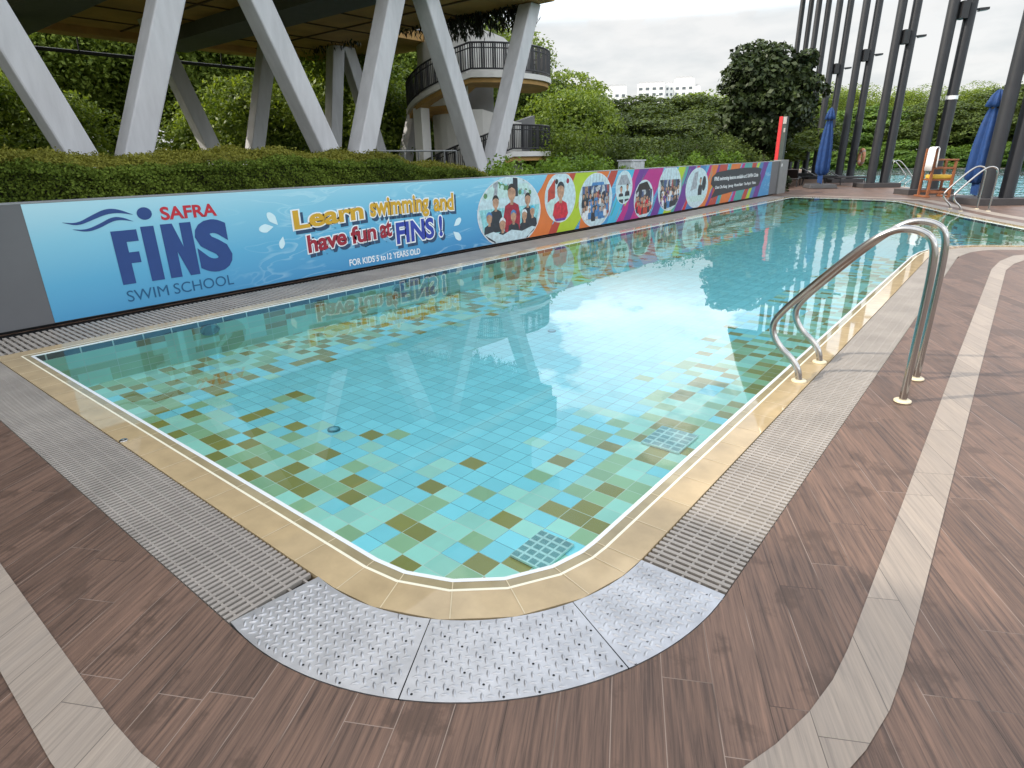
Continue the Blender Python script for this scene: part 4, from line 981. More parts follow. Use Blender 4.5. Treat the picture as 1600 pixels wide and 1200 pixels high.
# ------------------------------------------------------------------ spiral stair tower
M_STAIR = mat('cream_concrete', (0.68, 0.67, 0.64), 0.7, var=0.07, scale=2.0, dirt=0.15)
SX, SY = -16.26, 18.27
st = empty('stair_tower', (SX, SY, -0.9), 'spiral concrete stair tower with black railings and ochre undersides', 'stair tower')
vd = Vector((SX, SY, 0)).normalized(); rv = Vector((vd.y, -vd.x, 0))     # away from and to the right of the main view
def sp(phi, r_, z):   # phi 0 = right, 90 = towards the pool
    a = R(phi); p = Vector((SX, SY, 0))+rv*math.cos(a)*r_-vd*math.sin(a)*r_; return (p.x-SX, p.y-SY, z+0.9)
RO, RI = 2.66, 1.0
def slab(phis, zs, th, name, m, ri=RI, ro=RO):
    mb = MB()
    for (p0, p1_), (z0, z1) in zip(zip(phis, phis[1:]), zip(zs, zs[1:])):
        bot = [sp(p0, ri, z0-th), sp(p1_, ri, z1-th), sp(p1_, ro, z1-th), sp(p0, ro, z0-th)]
        top = [sp(p0, ri, z0), sp(p1_, ri, z1), sp(p1_, ro, z1), sp(p0, ro, z0)]
        mb.add(bot+top, [(0, 1, 2, 3), (4, 7, 6, 5), (0, 3, 7, 4), (1, 5, 6, 2), (3, 2, 6, 7), (0, 4, 5, 1)])
    o = mb.build(name, m, st)
    bm = bmesh.new(); bm.from_mesh(o.data); bmesh.ops.remove_doubles(bm, verts=bm.verts, dist=0.001); bmesh.ops.recalc_face_normals(bm, faces=bm.faces); bm.to_mesh(o.data); bm.free()
    return o
def railing(phis, zs, h=0.85):
    mb = MB(); rb = MB()
    top = [sp(p, RO-0.06, z+h) for p, z in zip(phis, zs)]; rb.tube(top, 0.03, 8); rb.tube([sp(p, RO-0.06, z+0.1) for p, z in zip(phis, zs)], 0.03, 6); rb.tube([sp(p, RO-0.06, z+h*0.82) for p, z in zip(phis, zs)], 0.02, 6)
    hr = rb.build('hand_rail', M_BLACK, st)
    for (p0, p1_), (z0, z1) in zip(zip(phis, phis[1:]), zip(zs, zs[1:])):
        ns = max(2, int(abs(p1_-p0)/1.5))
        for k_ in range(ns):
            t_ = k_/ns; p = p0+(p1_-p0)*t_; z = z0+(z1-z0)*t_; wd = 0.05 if k_ % 4 else 0.16
            a, b_ = sp(p, RO-0.06, z+0.08), sp(p, RO-0.06, z+h); mb.bar(a, b_, wd*0.4 if k_ % 4 else 0.07, 0.02)
    tag(mb.build('baluster', M_BLACK, hr), kind='stuff')
def lin(a, b_, n_): return [a+(b_-a)*i/n_ for i in range(n_+1)]
zU, zM, zL = 4.05, 3.15, 1.62
seqs = [(lin(-35, 95, 16), lin(zU, zU, 16)), (lin(95, 165, 10), lin(zU, zM, 10)), (lin(165, 215, 6), lin(zM, zM, 6)), (lin(215, 325, 14), lin(zM, zL, 14)), (lin(325, 425, 12), lin(zL, zL, 12)), (lin(425, 500, 10), lin(zL, 0.5, 10))]
for i, (ph, zz) in enumerate(seqs):
    slab(ph, zz, 0.16, 'stair_slab', M_STAIR, RI, RO)
    slab(ph, [z-0.162 for z in zz], 0.14, 'stair_soffit', M_SOFFIT, RI, RO-0.10)
    railing(ph, zz)
def panel(ph, zb, zt, r_, th, name='curved_wall'):
    mb = MB()
    for i in range(len(ph)-1):
        a0, a1 = ph[i], ph[i+1]
        mb.hexa([sp(a0, r_, zb[i]), sp(a1, r_, zb[i+1]), sp(a1, r_+th, zb[i+1]), sp(a0, r_+th, zb[i])], [sp(a0, r_, zt[i]), sp(a1, r_, zt[i+1]), sp(a1, r_+th, zt[i+1]), sp(a0, r_+th, zt[i])])
    o = mb.build(name, M_STAIR, st)
    bm = bmesh.new(); bm.from_mesh(o.data); bmesh.ops.recalc_face_normals(bm, faces=bm.faces); bm.to_mesh(o.data); bm.free()
mb = MB(); mb.lathe([(0.55, 0), (0.55, 6.2)], 0, 0, 24); mb.build('core_column', M_CONCD, st)
panel(lin(30, 165, 12), lin(0.0, 0.3, 12), [2.6, 2.6, 2.7, 2.8, 2.9, 3.0, 3.0, 2.9, 2.9, 2.9, 2.9, 2.9, 2.9], 1.55, 0.2)
panel(lin(10, 175, 14), [zU]*15, [zU+0.95]*4+lin(zU+1.15, zU+2.1, 10), 1.5, 0.2)
panel(lin(100, 200, 8), lin(zM, zM, 8), lin(zU+1.2, zU+1.2, 8), 2.0, 0.15)
mb = MB(); mb.hexa([sp(-36, 1.0, zU-0.1), sp(-36, RO+0.15, zU-0.1), sp(-42, RO+0.15, zU-0.1), sp(-42, 1.0, zU-0.1)], [sp(-36, 1.0, zU+0.6), sp(-36, RO+0.1, zU+1.25), sp(-42, RO+0.1, zU+1.25), sp(-42, 1.0, zU+0.6)]); mb.build('end_fin', M_CONCD, st)
mb = MB(); mb.hexa([sp(-37, 1.0, zL-0.1), sp(-37, RO+0.15, zL-0.1), sp(-43, RO+0.15, zL-0.1), sp(-43, 1.0, zL-0.1)], [sp(-37, 1.0, zL+0.9), sp(-37, RO+0.1, zL+1.35), sp(-43, RO+0.1, zL+1.35), sp(-43, 1.0, zL+0.9)]); mb.build('end_fin', M_CONCD, st)
mb = MB()
for a, r_ in ((150, 2.2), (140, 2.4)): pass
mb.box(-0.2, 0.2, -0.2, 0.2, 0, 4.0); o = mb.build('outer_pier', M_STAIR, st); o.location = Vector(sp(150, 2.35, -0.9))

# ------------------------------------------------------------------ trees
def crown_lumps(seed, rx, ry, rz, nl, per, leaf, lumpr=(0.28, 0.42), aspect=0.55, flat_=1.0, jitter=0.9, fill=0.25):
    """leaf clumps over an ellipsoid of half-axes rx, ry, rz (centre at 0)"""
    rg = np.random.default_rng(seed); parts = []
    for i in range(nl):
        d_ = rnd_unit(rg, 1)[0]; d_[2] = d_[2]*0.9+0.12; q = rg.uniform(0.55, 0.95)
        c_ = d_*np.array([rx, ry, rz])*q; lr = rg.uniform(*lumpr)*min(rx, ry, rz*1.3)
        dd = rnd_unit(rg, per); dd[:, 2] = np.where(dd[:, 2] < -0.3, -dd[:, 2], dd[:, 2]); rad = lr*(0.55+0.5*rg.random((per, 1))**0.5)
        P_ = c_+dd*rad*np.array([1.15, 1.15, 0.85*flat_])
        nn = dd*0.7+np.array([0, 0, 0.6]); u, v = leaf_dirs(rg, nn, leaf, jitter, aspect)
        parts.append((P_.astype(np.float32), u, v))
    m_ = int(nl*per*fill)
    dd = rnd_unit(rg, m_)*np.array([rx, ry, rz])*(0.75*rg.random((m_, 1))**0.4); u, v = leaf_dirs(rg, dd, leaf*1.5, 1.2, 0.8); parts.append((dd.astype(np.float32), u, v))
    return parts
def crown_layers(seed, rx, ry, h, npad, per, leaf, pr=(0.9, 1.8)):
    """umbrella tree: flat pads of foliage in tiers over a dome"""
    rg = np.random.default_rng(seed); parts = []
    for i in range(npad):
        a = rg.uniform(0, 2*math.pi); q = math.sqrt(rg.random()); x, y = rx*q*math.cos(a), ry*q*math.sin(a)
        z = h*(1-0.85*q*q)*rg.uniform(0.45, 1.0) if i % 3 else h*(1-0.85*q*q); p = rg.uniform(*pr)
        rr = p*np.sqrt(rg.random(per)); aa = rg.uniform(0, 2*math.pi, per)
        P_ = np.stack([x+rr*np.cos(aa), y+rr*np.sin(aa), z+0.26*p*(1-(rr/p)**2)+rg.normal(size=per)*0.07-0.05], 1)
        nn = np.stack([0.5*rr/p*np.cos(aa), 0.5*rr/p*np.sin(aa), np.ones(per)], 1); u, v = leaf_dirs(rg, nn, leaf, 0.45, 0.5)
        parts.append((P_.astype(np.float32), u, v))
    m_ = int(npad*per*0.2)
    q = np.sqrt(rg.random(m_)); a = rg.uniform(0, 2*math.pi, m_); P_ = np.stack([rx*q*np.cos(a), ry*q*np.sin(a), h*(1-0.9*q*q)*rg.random(m_)*0.8-0.3*rg.random(m_)], 1)
    u, v = leaf_dirs(rg, np.tile([[0, 0, 1.0]], (m_, 1)), leaf*1.5, 0.9, 0.7); parts.append((P_.astype(np.float32), u, v))
    return parts
def trunk_mesh(H, r0, lim, seed, spread):
    rg = random.Random(seed); mb = MB()
    mb.tube([(0, 0, 0), (0.05*H*rg.uniform(-1, 1)*0.3, 0.02*H, H*0.35), (0.03*H*rg.uniform(-1, 1), 0.01*H, H*0.62)], [r0, r0*0.8, r0*0.62], 10)
    for i in range(lim):
        a = 2*math.pi*(i+rg.random()*0.6)/lim; s_ = spread*rg.uniform(0.5, 0.85); zt = H*rg.uniform(0.75, 0.98)
        mb.tube([(0, 0, H*0.5), (math.cos(a)*s_*0.45, math.sin(a)*s_*0.45, H*0.5+(zt-H*0.5)*0.55), (math.cos(a)*s_, math.sin(a)*s_, zt)], [r0*0.5, r0*0.32, r0*0.1], 7)
    return mb
protos = {}
def tree_proto(key, parts, H, r0, spread, zc, lm, seed, lim=6):
    """first tree of a kind, built at the origin; later ones are copies"""
    t = bpy.data.objects.new('tree', None); C.objects.link(t)
    cm = cat_mesh('crown', parts); o = link('crown', cm, t, lm); o.location = (0, 0, zc)
    trunk_mesh(H, r0, lim, seed, spread).build('trunk', M_BARK, t)
    protos[key] = [t, False]
def plant(key, name, loc, s, rz, label, group=None, sz=None):
    t, used = protos[key]
    c = copy_tree(t) if used else t
    protos[key][1] = True
    c.name = name; c.location = loc; c.rotation_euler = (0, 0, rz); c.scale = (s, s, sz or s)
    return tag(c, label, 'tree', group)
tree_proto('forestA', crown_lumps(21, 3.4, 3.4, 3.6, 110, 330, 0.15), 5.5, 0.3, 2.6, 5.2, L_FOREST, 1)
tree_proto('forestB', crown_lumps(22, 3.0, 3.2, 4.2, 110, 330, 0.145), 6.0, 0.28, 2.4, 5.4, L_FOREST, 2)
tree_proto('bright', crown_lumps(23, 2.2, 2.2, 2.3, 60, 200, 0.15), 3.4, 0.16, 1.7, 3.1, L_BRIGHT, 3)
tree_proto('rain', crown_layers(24, 5.2, 5.2, 3.0, 95, 230, 0.20, (0.7, 1.5)), 4.6, 0.35, 4.2, 3.2, L_RAIN, 4, 8)
tree_proto('lime', crown_layers(25, 4.6, 4.6, 3.2, 80, 200, 0.24, (0.7, 1.5)), 4.8, 0.32, 3.6, 3.0, L_LIME, 5, 8)
tree_proto('flattop', crown_layers(26, 3.6, 3.0, 1.0, 20, 130, 0.26, (0.6, 1.3)), 5.4, 0.2, 3.0, 5.0, L_FOREST, 6, 7)
def polar(az, dist): return (dist*math.sin(R(az)), dist*math.cos(R(az)))
rg = random.Random(77)
# dark wood to the left, seen under the raised building
GW = 'trees of the dark wood beyond the raised building'
i = 0
for az, dist, s, kd in [(-86, 33, 1.2, 'forestA'), (-80, 36, 1.35, 'forestB'), (-75, 33, 1.15, 'forestA'), (-70.5, 36, 1.25, 'forestB'), (-66, 34, 1.3, 'forestA'), (-61.5, 37, 1.25, 'forestB'), (-57.5, 35, 1.25, 'forestA'), (-53.5, 37, 1.25, 'forestB'),
                        (-49.5, 36, 1.2, 'forestA'), (-45.5, 38, 1.2, 'forestB'), (-41.5, 39, 1.1, 'forestA'), (-83, 44, 1.7, 'forestA'), (-76, 45, 1.7, 'forestB'), (-68.5, 46, 1.7, 'forestA'), (-61, 46, 1.65, 'forestB'), (-54, 47, 1.6, 'forestA'), (-47, 47, 1.5, 'forestB')]:
    x, y = polar(az, dist)
    plant(kd, 'forest_tree', (x, y, -0.9), s, rg.uniform(0, 6.3), 'dark dense forest tree of the wood seen between the slanting columns', GW)
GB_ = 'bright young trees at the foot of the wood'
for az, dist, s in [(-81, 24, 0.85), (-77.5, 25, 0.9), (-73.5, 25, 0.8), (-64.5, 26, 0.75), (-61, 25, 0.9), (-58, 25, 0.72), (-52.5, 27, 1.15), (-50.4, 26, 0.9), (-46.4, 29, 0.95), (-44.2, 30, 0.9)]:
    x, y = polar(az, dist)
    plant('bright', 'young_tree', (x, y, -0.9), s, rg.uniform(0, 6.3), 'bright green young tree between the slanting columns, before the dark wood', GB_)
# middle: rain trees
GR = 'rain trees beyond the banner wall'
for az, dist, s, sz in [(-33.5, 36, 0.95, 0.76), (-30, 34, 0.95, 0.66), (-26.6, 33, 1.0, 0.62), (-23, 36, 1.05, 0.68), (-32, 43, 1.2, 0.90), (-28, 43, 1.25, 0.90), (-23.6, 44, 1.25, 0.90), (-19.5, 42, 1.1, 0.86)]:
    x, y = polar(az, dist)
    plant('rain', 'rain_tree', (x, y, -1.0), s, rg.uniform(0, 6.3), 'spreading rain tree with tiered dark foliage beyond the banner wall', GR, sz)
x, y = polar(-34.2, 31); plant('bright', 'young_tree', (x, y, -0.9), 1.05, 1.0, 'bright round-crowned tree right behind the stair tower', None, 0.92)
x, y = polar(-32.2, 33); plant('bright', 'young_tree', (x, y, -0.9), 1.0, 2.3, 'bright green tree just right of the stair tower behind the round bush', None, 0.95)
x, y = polar(-23.2, 49); plant('bright', 'young_tree', (x, y, -0.9), 1.75, 4.0, 'sunlit yellowish tree rising over the rain trees left of the dark big-leaved tree', None, 1.12)
x, y = polar(-36.0, 52); plant('flattop', 'flat_topped_tree', (x, y, -0.9), 1.25, 0.6, 'small flat-topped tree rising beside the stair tower fin', None, 1.38)
x, y = polar(-38.6, 42); plant('rain', 'rain_tree', (x, y, -1.0), 1.0, 5.0, 'dark rain tree behind the stair tower', None, 1.15)
# round bush in front of them
mound('round_bush', 'rounded olive green bush right of the stair tower', 'bush', -13.2, 19.9, 1.35, 1.35, -0.4, 3.3, 9000, 0.12, L_BRIGHT, 31, None, 0.9, 0.35)
# right, beyond the second pool
GL = 'tiered trees beyond the second pool'
for az, dist, s, sz in [(-13.5, 70, 1.2, 0.95), (-9.8, 72, 1.3, 1.0), (-5.6, 71, 1.25, 1.0), (-1.5, 73, 1.45, 1.16), (3.0, 72, 1.4, 1.16), (-13.2, 65.5, 0.8, 0.6), (-10.4, 65, 0.85, 0.52), (-7.6, 65.5, 0.9, 0.6), (-4.9, 65, 0.8, 0.5), (-2.2, 65.5, 0.85, 0.55), (0.6, 65, 0.9, 0.55), (3.2, 65, 0.9, 0.6)]:
    x, y = polar(az, dist)
    k_ = 'lime' if dist < 67 or az < -8 else 'rain'
    plant(k_, 'umbrella_tree', (x, y, -1.0 if dist > 67 else -1.6), s, rg.uniform(0, 6.3), 'lime green tiered tree on the far bank of the second pool' if k_ == 'lime' else 'tall darker tiered tree behind the far bank of the second pool', GL if k_ == 'lime' else 'darker tiered trees beyond the second pool', sz)
for az, dist, s in [(-12.0, 78, 1.35), (-15.5, 72, 1.4), (-8.0, 80, 1.3), (-4.0, 82, 1.3)]:
    x, y = polar(az, dist)
    plant('forestB', 'forest_tree', (x, y, -0.9), s, rg.uniform(0, 6), 'leafy tree showing between the dark poles behind the tiered trees', 'leafy trees behind the far bank', s*0.66)
# sparse tall tree at the right edge
sp_t = empty('sparse_tree', (0.6, 62.8, -0.9), 'tall sparse pinkish tree against the sky behind the rightmost poles', 'tree')
o = link('crown', cat_mesh('crown', crown_lumps(41, 2.3, 2.3, 3.0, 34, 42, 0.22, (0.2, 0.32), fill=0.05)), sp_t, L_SPARSE); o.location = (0, 0, 7.6)
trunk_mesh(8.0, 0.2, 8, 9, 2.2).build('trunk', M_BARK, sp_t)
# big dark tree with large leaves
bt = empty('big_leaved_tree', (-9.55, 30.0, -0.6), 'big rounded dark tree with large leathery leaves beside the red post', 'tree')
o = link('crown', cat_mesh('crown', crown_lumps(51, 2.15, 2.15, 2.6, 110, 120, 0.24, (0.18, 0.30), 0.62, fill=0.4)), bt, L_FIDDLE); o.location = (0, 0, 4.0)
trunk_mesh(4.2, 0.16, 8, 12, 1.5).build('trunk', M_BARK, bt)

# ------------------------------------------------------------------ apartment blocks far away
def block(name, label, az, dist, wd, top, dp, seed, steps):
    x, y = polar(az, dist); t = empty(name, (x, y, -0.9), label, 'apartment block', None, R(-az))
    rg = random.Random(seed)
    for (x0, x1, h) in steps:
        mb = MB(); mb.box(x0, x1, 0, dp, 0, h+0.9); mb.build('wall', M_WHITE, t)
        wb = MB(); nfl = int(h/3.2)
        for f_ in range(3, nfl):
            nw = max(2, int((x1-x0)/3.4))
            for i in range(nw):
                xa = x0+(x1-x0)*(i+0.25)/nw; wb.box(xa, xa+(x1-x0)/nw*0.5, -0.12, -0.02, f_*3.2+1.0, f_*3.2+2.4)
        tag(wb.build('window', M_GLASSD, t), kind='stuff')
        mb = MB(); mb.box(x0+1, x1-1, 1, dp-1, h+0.95, h+2.2); mb.build('roof_slab', M_CONC, t)
block('apartment_block', 'low wide white apartment block on the skyline, leftmost', -30.65, 420, 30, 42, 15, 1, [(-12, -4, 39), (-3.8, 12, 41)])
block('apartment_block', 'middle white apartment block on the skyline with flat roof', -27.0, 420, 20, 43, 15, 2, [(-8.5, 8, 42)])
block('apartment_block', 'tallest stepped white apartment block on the skyline', -24.5, 425, 30, 46, 15, 3, [(-10, -5, 42), (-4.8, 7, 44.5), (7.2, 11, 40)])

# ------------------------------------------------------------------ twin poles
PD = Vector((-0.45, 0.893, 0)); PH = 12.5
def twin(i, pos, lamp):
    sfx = ['nearest twin dark poles at the right edge, wrapped in front by a folded blue parasol', 'second twin dark poles, behind the wooden lifeguard chair', 'third twin dark poles, left of the second pool handrails',
           'fourth twin dark poles, carrying the orange life ring', 'fifth twin dark poles, rising out of the right side of the big-leaved tree', 'sixth twin dark poles, behind the big-leaved tree', 'farthest twin dark poles on the left of the row, behind the big-leaved tree']
    t = empty('twin_pole', pos, sfx[i], 'poles', 'twin poles in a row by the second pool')
    ax = Vector((0.80, 0.60, 0))
    for s_ in (-1, 1):
        o_ = ax*0.275*s_; mb = MB(); mb.tube([(o_.x, o_.y, 0.17), (o_.x, o_.y, 2.95)], 0.170, 24); mb.tube([(o_.x, o_.y, 2.951), (o_.x, o_.y, PH)], 0.158, 24, caps=False); mb.build('pole', M_POLE, t)
    mb = MB(); q = [ax*a+Vector((-ax.y, ax.x, 0))*b for a, b in ((-0.75, -0.45), (0.75, -0.45), (0.75, 0.45), (-0.75, 0.45))]
    mb.hexa([(p.x, p.y, 0.0) for p in q], [(p.x, p.y, 0.17) for p in q]); mb.build('plinth', M_DARK if i > 3 else mat('plinth_dark', (0.05, 0.045, 0.045), 0.7), t)
    zl = 5.5
    mb = MB(); mb.box(-0.11, 0.11, -0.21, 0.13, zl-0.26, zl+0.22); o = mb.build('clamp', M_BLACK, t); o.rotation_euler = (0, 0, math.atan2(ax.y, ax.x))
    if lamp:
        fl_ = MB(); fl_.tube([(0.30, 0.225, zl), (0.47, 0.35, zl+0.02)], 0.03, 8); fl_.hexa([(0.44, 0.27, zl-0.05), (0.68, 0.45, zl-0.01), (0.60, 0.57, zl-0.01), (0.37, 0.40, zl-0.05)], [(0.44, 0.27, zl+0.04), (0.68, 0.45, zl+0.06), (0.60, 0.57, zl+0.06), (0.37, 0.40, zl+0.04)])
        fo_ = fl_.build('floodlight', M_BLACK, t)
        fl_ = MB(); fl_.hexa([(0.45, 0.31, zl-0.056), (0.64, 0.45, zl-0.026), (0.58, 0.53, zl-0.026), (0.40, 0.385, zl-0.056)], [(0.45, 0.31, zl-0.048), (0.64, 0.45, zl-0.016), (0.58, 0.53, zl-0.016), (0.40, 0.385, zl-0.048)]); fl_.build('lens', M_WHITE, fo_)
    if i == 1:
        mb = MB(); mb.lathe([(0.175, 2.95), (0.177, 3.03), (0.175, 3.06)], ax.x*0.275, ax.y*0.275, 24); mb.build('white_tie', M_WHITE, t)
    return t
P0 = Vector((-0.52, 21.6, 0))
for i in range(7):
    p = P0+PD*4.7*i
    twin(i, (p.x, p.y, 0.0), i in (1, 2, 3, 4))
# canopy carried by the far poles (seen mirrored in the pool)
cn = empty('sail_canopy', (-10, 42, PH), 'pointed dark canopy roof carried high on the farther twin poles', 'canopy')
mb = MB(); P = [(-8.3, 31.1), (-4.6, 36.5), (-6.5, 45), (-11, 51), (-17.2, 50.5), (-13.4, 41.9)]
mb.hexa([(x+10, y-42, 0.02) for x, y in P], [(x+10, y-42, 0.35) for x, y in P]); mb.build('canopy_roof', mat('canopy_green', (0.03, 0.045, 0.03), 0.7), cn)

# ------------------------------------------------------------------ parasols, furniture
def parasol(loc, H, label, rz, sc=1.0):
    t = empty('folded_parasol', loc, label, 'parasol', None, rz)
    mb = MB(); mb.tube([(0, 0, 0.1), (0, 0, H)], 0.03, 10); mb.build('parasol_pole', mat('parasol_pole_grey', (0.12, 0.12, 0.13), 0.4, 0.6), t)
    mb = MB(); z0 = 0.50
    prof = [(0.15*sc, z0+0.02), (0.26*sc, z0+0.12), (0.28*sc, z0+0.35), (0.25*sc, H*0.52), (0.20*sc, H*0.68), (0.15*sc, H*0.78), (0.11*sc, H*0.845), (0.20*sc, H*0.855), (0.17*sc, H*0.90), (0.12*sc, H*0.95), (0.04*sc, H*0.99)]
    mb.lathe(prof, 0, 0, 64, 0, 0.20, 7); o = mb.build('canvas', M_BLUE, t)
    mb = MB(); mb.add([(0.02, -0.18, 0.18), (0.10, 0.14, 0.28), (0.10, 0.16, z0+0.3), (0.0, -0.2, z0+0.25), (-0.12, 0.05, 0.22), (-0.14, 0.08, z0+0.3)], [(0, 1, 2, 3), (1, 4, 5, 2), (4, 0, 3, 5)]); mb.build('hanging_hem', M_BLUE, t)
    mb = MB(); mb.tube([(0.0, 0.0, H*0.83), (0.0, 0.0, H*0.845)], 0.125*sc, 20); mb.build('strap', M_DARK, t)
    mb = MB(); mb.hexa([(-0.55, -0.55, 0), (0.55, -0.55, 0), (0.55, 0.55, 0), (-0.55, 0.55, 0)], [(-0.5, -0.5, 0.16), (0.5, -0.5, 0.16), (0.5, 0.5, 0.16), (-0.5, 0.5, 0.16)]); mb.build('parasol_base', mat('base_granite', (0.055, 0.055, 0.058), 0.7), t, 0.03)
    return t
parasol((-6.62, 28.7, 0), 3.1, 'folded blue parasol standing before the big-leaved tree', 0.5, 0.85)
parasol((-1.02, 22.4, 0), 2.95, 'folded blue parasol leaning in front of the rightmost dark poles', 0.2, 1.15)
# red post
rp = empty('red_sign_post', (-7.6, 26.2, 0), 'tall narrow red sign panel on a dark post at the end of the wall', 'sign post')
mb = MB(); mb.box(-0.09, 0.09, -0.06, 0.06, 0, 2.72); mb.build('post', mat('post_green_grey', (0.04, 0.055, 0.05), 0.6), rp); rp.rotation_euler = (0, 0, R(-16))
mb = MB(); mb.box(-0.24, -0.092, -0.07, 0.03, 0.25, 2.72); mb.build('red_panel', M_RED, rp)
mb = MB(); mb.box(-0.06, 0.08, -0.075, -0.062, 2.45, 2.70); mb.box(0.0, 0.07, -0.075, -0.062, 2.15, 2.3); mb.build('notice', mat('notice_grey', (0.35, 0.33, 0.32), 0.5), rp)
# lifeguard chair
lc = empty('lifeguard_chair', (-2.2, 24.4, 0), 'orange-brown wooden lifeguard chair with yellow seat pad on the far deck', 'chair', None, R(118))
def lb(name, boxes, m, bev=0.008):
    mb = MB()
    for b_ in boxes: mb.box(*b_)
    return mb.build(name, m, lc, bev)
wch, dch = 0.32, 0.31
for sx_ in (-1, 1):
    lb('leg', [(sx_*wch-0.035, sx_*wch+0.035, -dch-0.035, -dch+0.035, 0.05, 1.10)], M_WOOD)
    lb('leg', [(sx_*wch-0.035, sx_*wch+0.035, dch-0.035, dch+0.035, 0.05, 1.46)], M_WOOD)
    lb('armrest', [(sx_*wch-0.05, sx_*wch+0.05, -dch-0.06, dch-0.04, 1.101, 1.145)], M_WOOD)
    lb('side_rail', [(sx_*wch-0.02, sx_*wch+0.02, -dch+0.037, dch-0.037, 0.85, 0.91)], M_WOOD)
    lb('side_rail', [(sx_*wch-0.02, sx_*wch+0.02, -dch+0.037, dch-0.037, 0.12, 0.19)], M_WOOD)
seat_ = lb('seat', [(-wch+0.037, wch-0.037, -dch-0.03, dch-0.04, 0.50, 0.55)], M_WOOD)
lb('step', [(-wch+0.037, wch-0.037, -dch-0.02, -dch+0.06, 0.22, 0.27)], M_WOOD)
lb('backrest', [(-wch+0.037, wch-0.037, dch-0.02, dch+0.02, 0.80+0.17*k_, 0.92+0.17*k_) for k_ in range(4)], M_WOOD)
lb('seat_pad', [(-wch+0.05, wch-0.05, -dch-0.05, dch-0.06, 0.552, 0.68)], M_YEL, 0.04).parent = seat_
# base blocks
lb('base_board', [(-wch-0.1, wch+0.1, -dch-0.1, -dch+0.05, 0, 0.049), (-wch-0.1, wch+0.1, dch-0.05, dch+0.1, 0, 0.049)], M_WOOD)
tw = empty('towel', (-2.2, 24.4, 0), 'white towel hung over the back of the lifeguard chair', 'towel', None, R(118))
mb = MB(); ns = 8
pr = [(dch-0.065, 0.9), (dch-0.06, 1.2), (dch-0.05, 1.45), (dch-0.02, 1.50), (dch+0.03, 1.50), (dch+0.06, 1.44), (dch+0.065, 1.1), (dch+0.07, 0.8)]
vs = []
for k_ in range(ns+1):
    xx = -wch-0.10+0.50*k_/ns
    for (y, z) in pr: vs.append((xx, y+0.012*math.sin(k_*1.9), z+0.01*math.sin(k_*2.3)))
m_ = len(pr); mb.add(vs, [(k_*m_+j, (k_+1)*m_+j, (k_+1)*m_+j+1, k_*m_+j+1) for k_ in range(ns) for j in range(m_-1)], 0, True)
o = mb.build('towel_cloth', M_TOWEL, tw); md = o.modifiers.new('thick', 'SOLIDIFY'); md.thickness = 0.012; md.offset = 0
# life ring on the fourth pole
pp = P0+PD*4.7*3
lr = empty('life_ring', (pp.x+0.62, pp.y-0.05, 1.15), 'faded orange life ring hanging on the fourth twin poles', 'life ring', None, R(-60))
mb = MB(); ring = [(0.28*math.cos(2*math.pi*q/32), 0, 0.36*math.sin(2*math.pi*q/32)*0.9) for q in range(33)]; mb.tube(ring, 0.075, 10, caps=False); mb.build('ring', M_ORANGE, lr)
for q in range(4):
    a = R(45+90*q); mb = MB(); mb.tube([(0.28*math.cos(a+d_), 0, 0.324*math.sin(a+d_)) for d_ in (-0.14, 0, 0.14)], 0.080, 10); mb.build('ring_band', mat('ring_band_grey', (0.35, 0.26, 0.22), 0.7), lr)
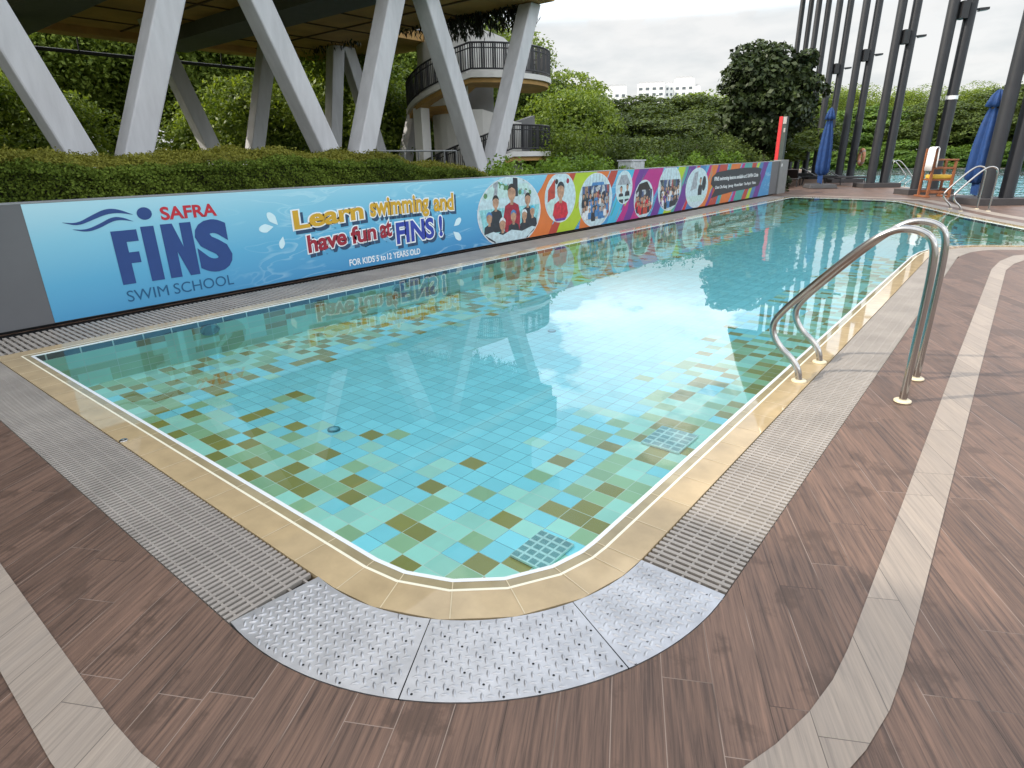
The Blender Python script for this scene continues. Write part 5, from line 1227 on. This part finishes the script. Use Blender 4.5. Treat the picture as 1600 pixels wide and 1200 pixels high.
# dark sun loungers
def lounger(loc, rz, label):
    t = empty('sun_lounger', loc, label, 'sun lounger', 'black sun loungers by the big-leaved tree', rz)
    mb = MB()
    for y in (-0.33, 0.33): mb.tube([(-0.95, y, 0.34), (0.95, y, 0.34)], 0.025, 8)
    for x in (-0.95, 0.95): mb.tube([(x, -0.33, 0.34), (x, 0.33, 0.34)], 0.025, 8)
    mb.build('frame', M_BLACK, t)
    for x in (-0.75, 0.75):
        for y in (-0.31, 0.31):
            mb = MB(); mb.tube([(x, y, 0.33), (x*1.06, y*1.05, 0.0)], 0.022, 8); mb.build('leg', M_BLACK, t)
    mb = MB(); mb.box(-0.25, 0.93, -0.30, 0.30, 0.36, 0.385); mb.build('seat_sling', M_BLACK, t)
    mb = MB(); mb.hexa([(-0.27, -0.30, 0.36), (-0.27, 0.30, 0.36), (-0.93, 0.30, 0.72), (-0.93, -0.30, 0.72)], [(-0.26, -0.30, 0.385), (-0.26, 0.30, 0.385), (-0.92, 0.30, 0.745), (-0.92, -0.30, 0.745)]); mb.build('backrest', M_BLACK, t)
    return t
l1 = lounger((-6.2, 31.2, 0), R(10), 'black sun lounger nearest to the third twin poles')
for loc, rz, lab in (((-7.3, 31.8, 0), R(12), 'black sun lounger between the blue parasol and the fourth poles'), ((-8.1, 29.8, 0), R(100), 'black sun lounger behind the base of the blue parasol'), ((-8.3, 27.9, 0), R(95), 'black sun lounger just right of the red post')):
    c = copy_tree(l1); c.location = loc; c.rotation_euler = (0, 0, rz); c['label'] = lab
# dark planting by the wall end
mound('low_shrub', 'small dark shrub on the ground between the wall end and the blue parasol', 'shrub', -7.7, 25.7, 0.5, 0.6, 0, 0.6, 1500, 0.14, L_FIDDLE, 61)
mb = MB(); mb.lathe([(0.17, 0), (0.24, 0.5), (0.22, 0.5)], 0, 0, 20); o = mb.build('planter_pot', M_CONCD); o.location = (-8.5, 29.2, 0); tag(o, 'grey pot standing behind the red post under the dark tree', 'pot')

# ------------------------------------------------------------------ unseen roof, added behind the viewer to shade the near deck
sh = empty('added_shade_shelter', (-1, -5, 0), 'unseen flat roof on posts, added behind the viewer to shade the near deck', 'shelter')
mb = MB(); mb.box(-14, 9, -0.8, 2.1, 4.6, 4.85); mb.build('added_shade_roof', M_CONC, sh)
for x in (-10.5, -4, 3, 8.5):
    mb = MB(); mb.box(x-0.15, x+0.15, 0.3, 0.6, 0, 4.59); mb.build('added_shade_post', M_CONCD, sh)
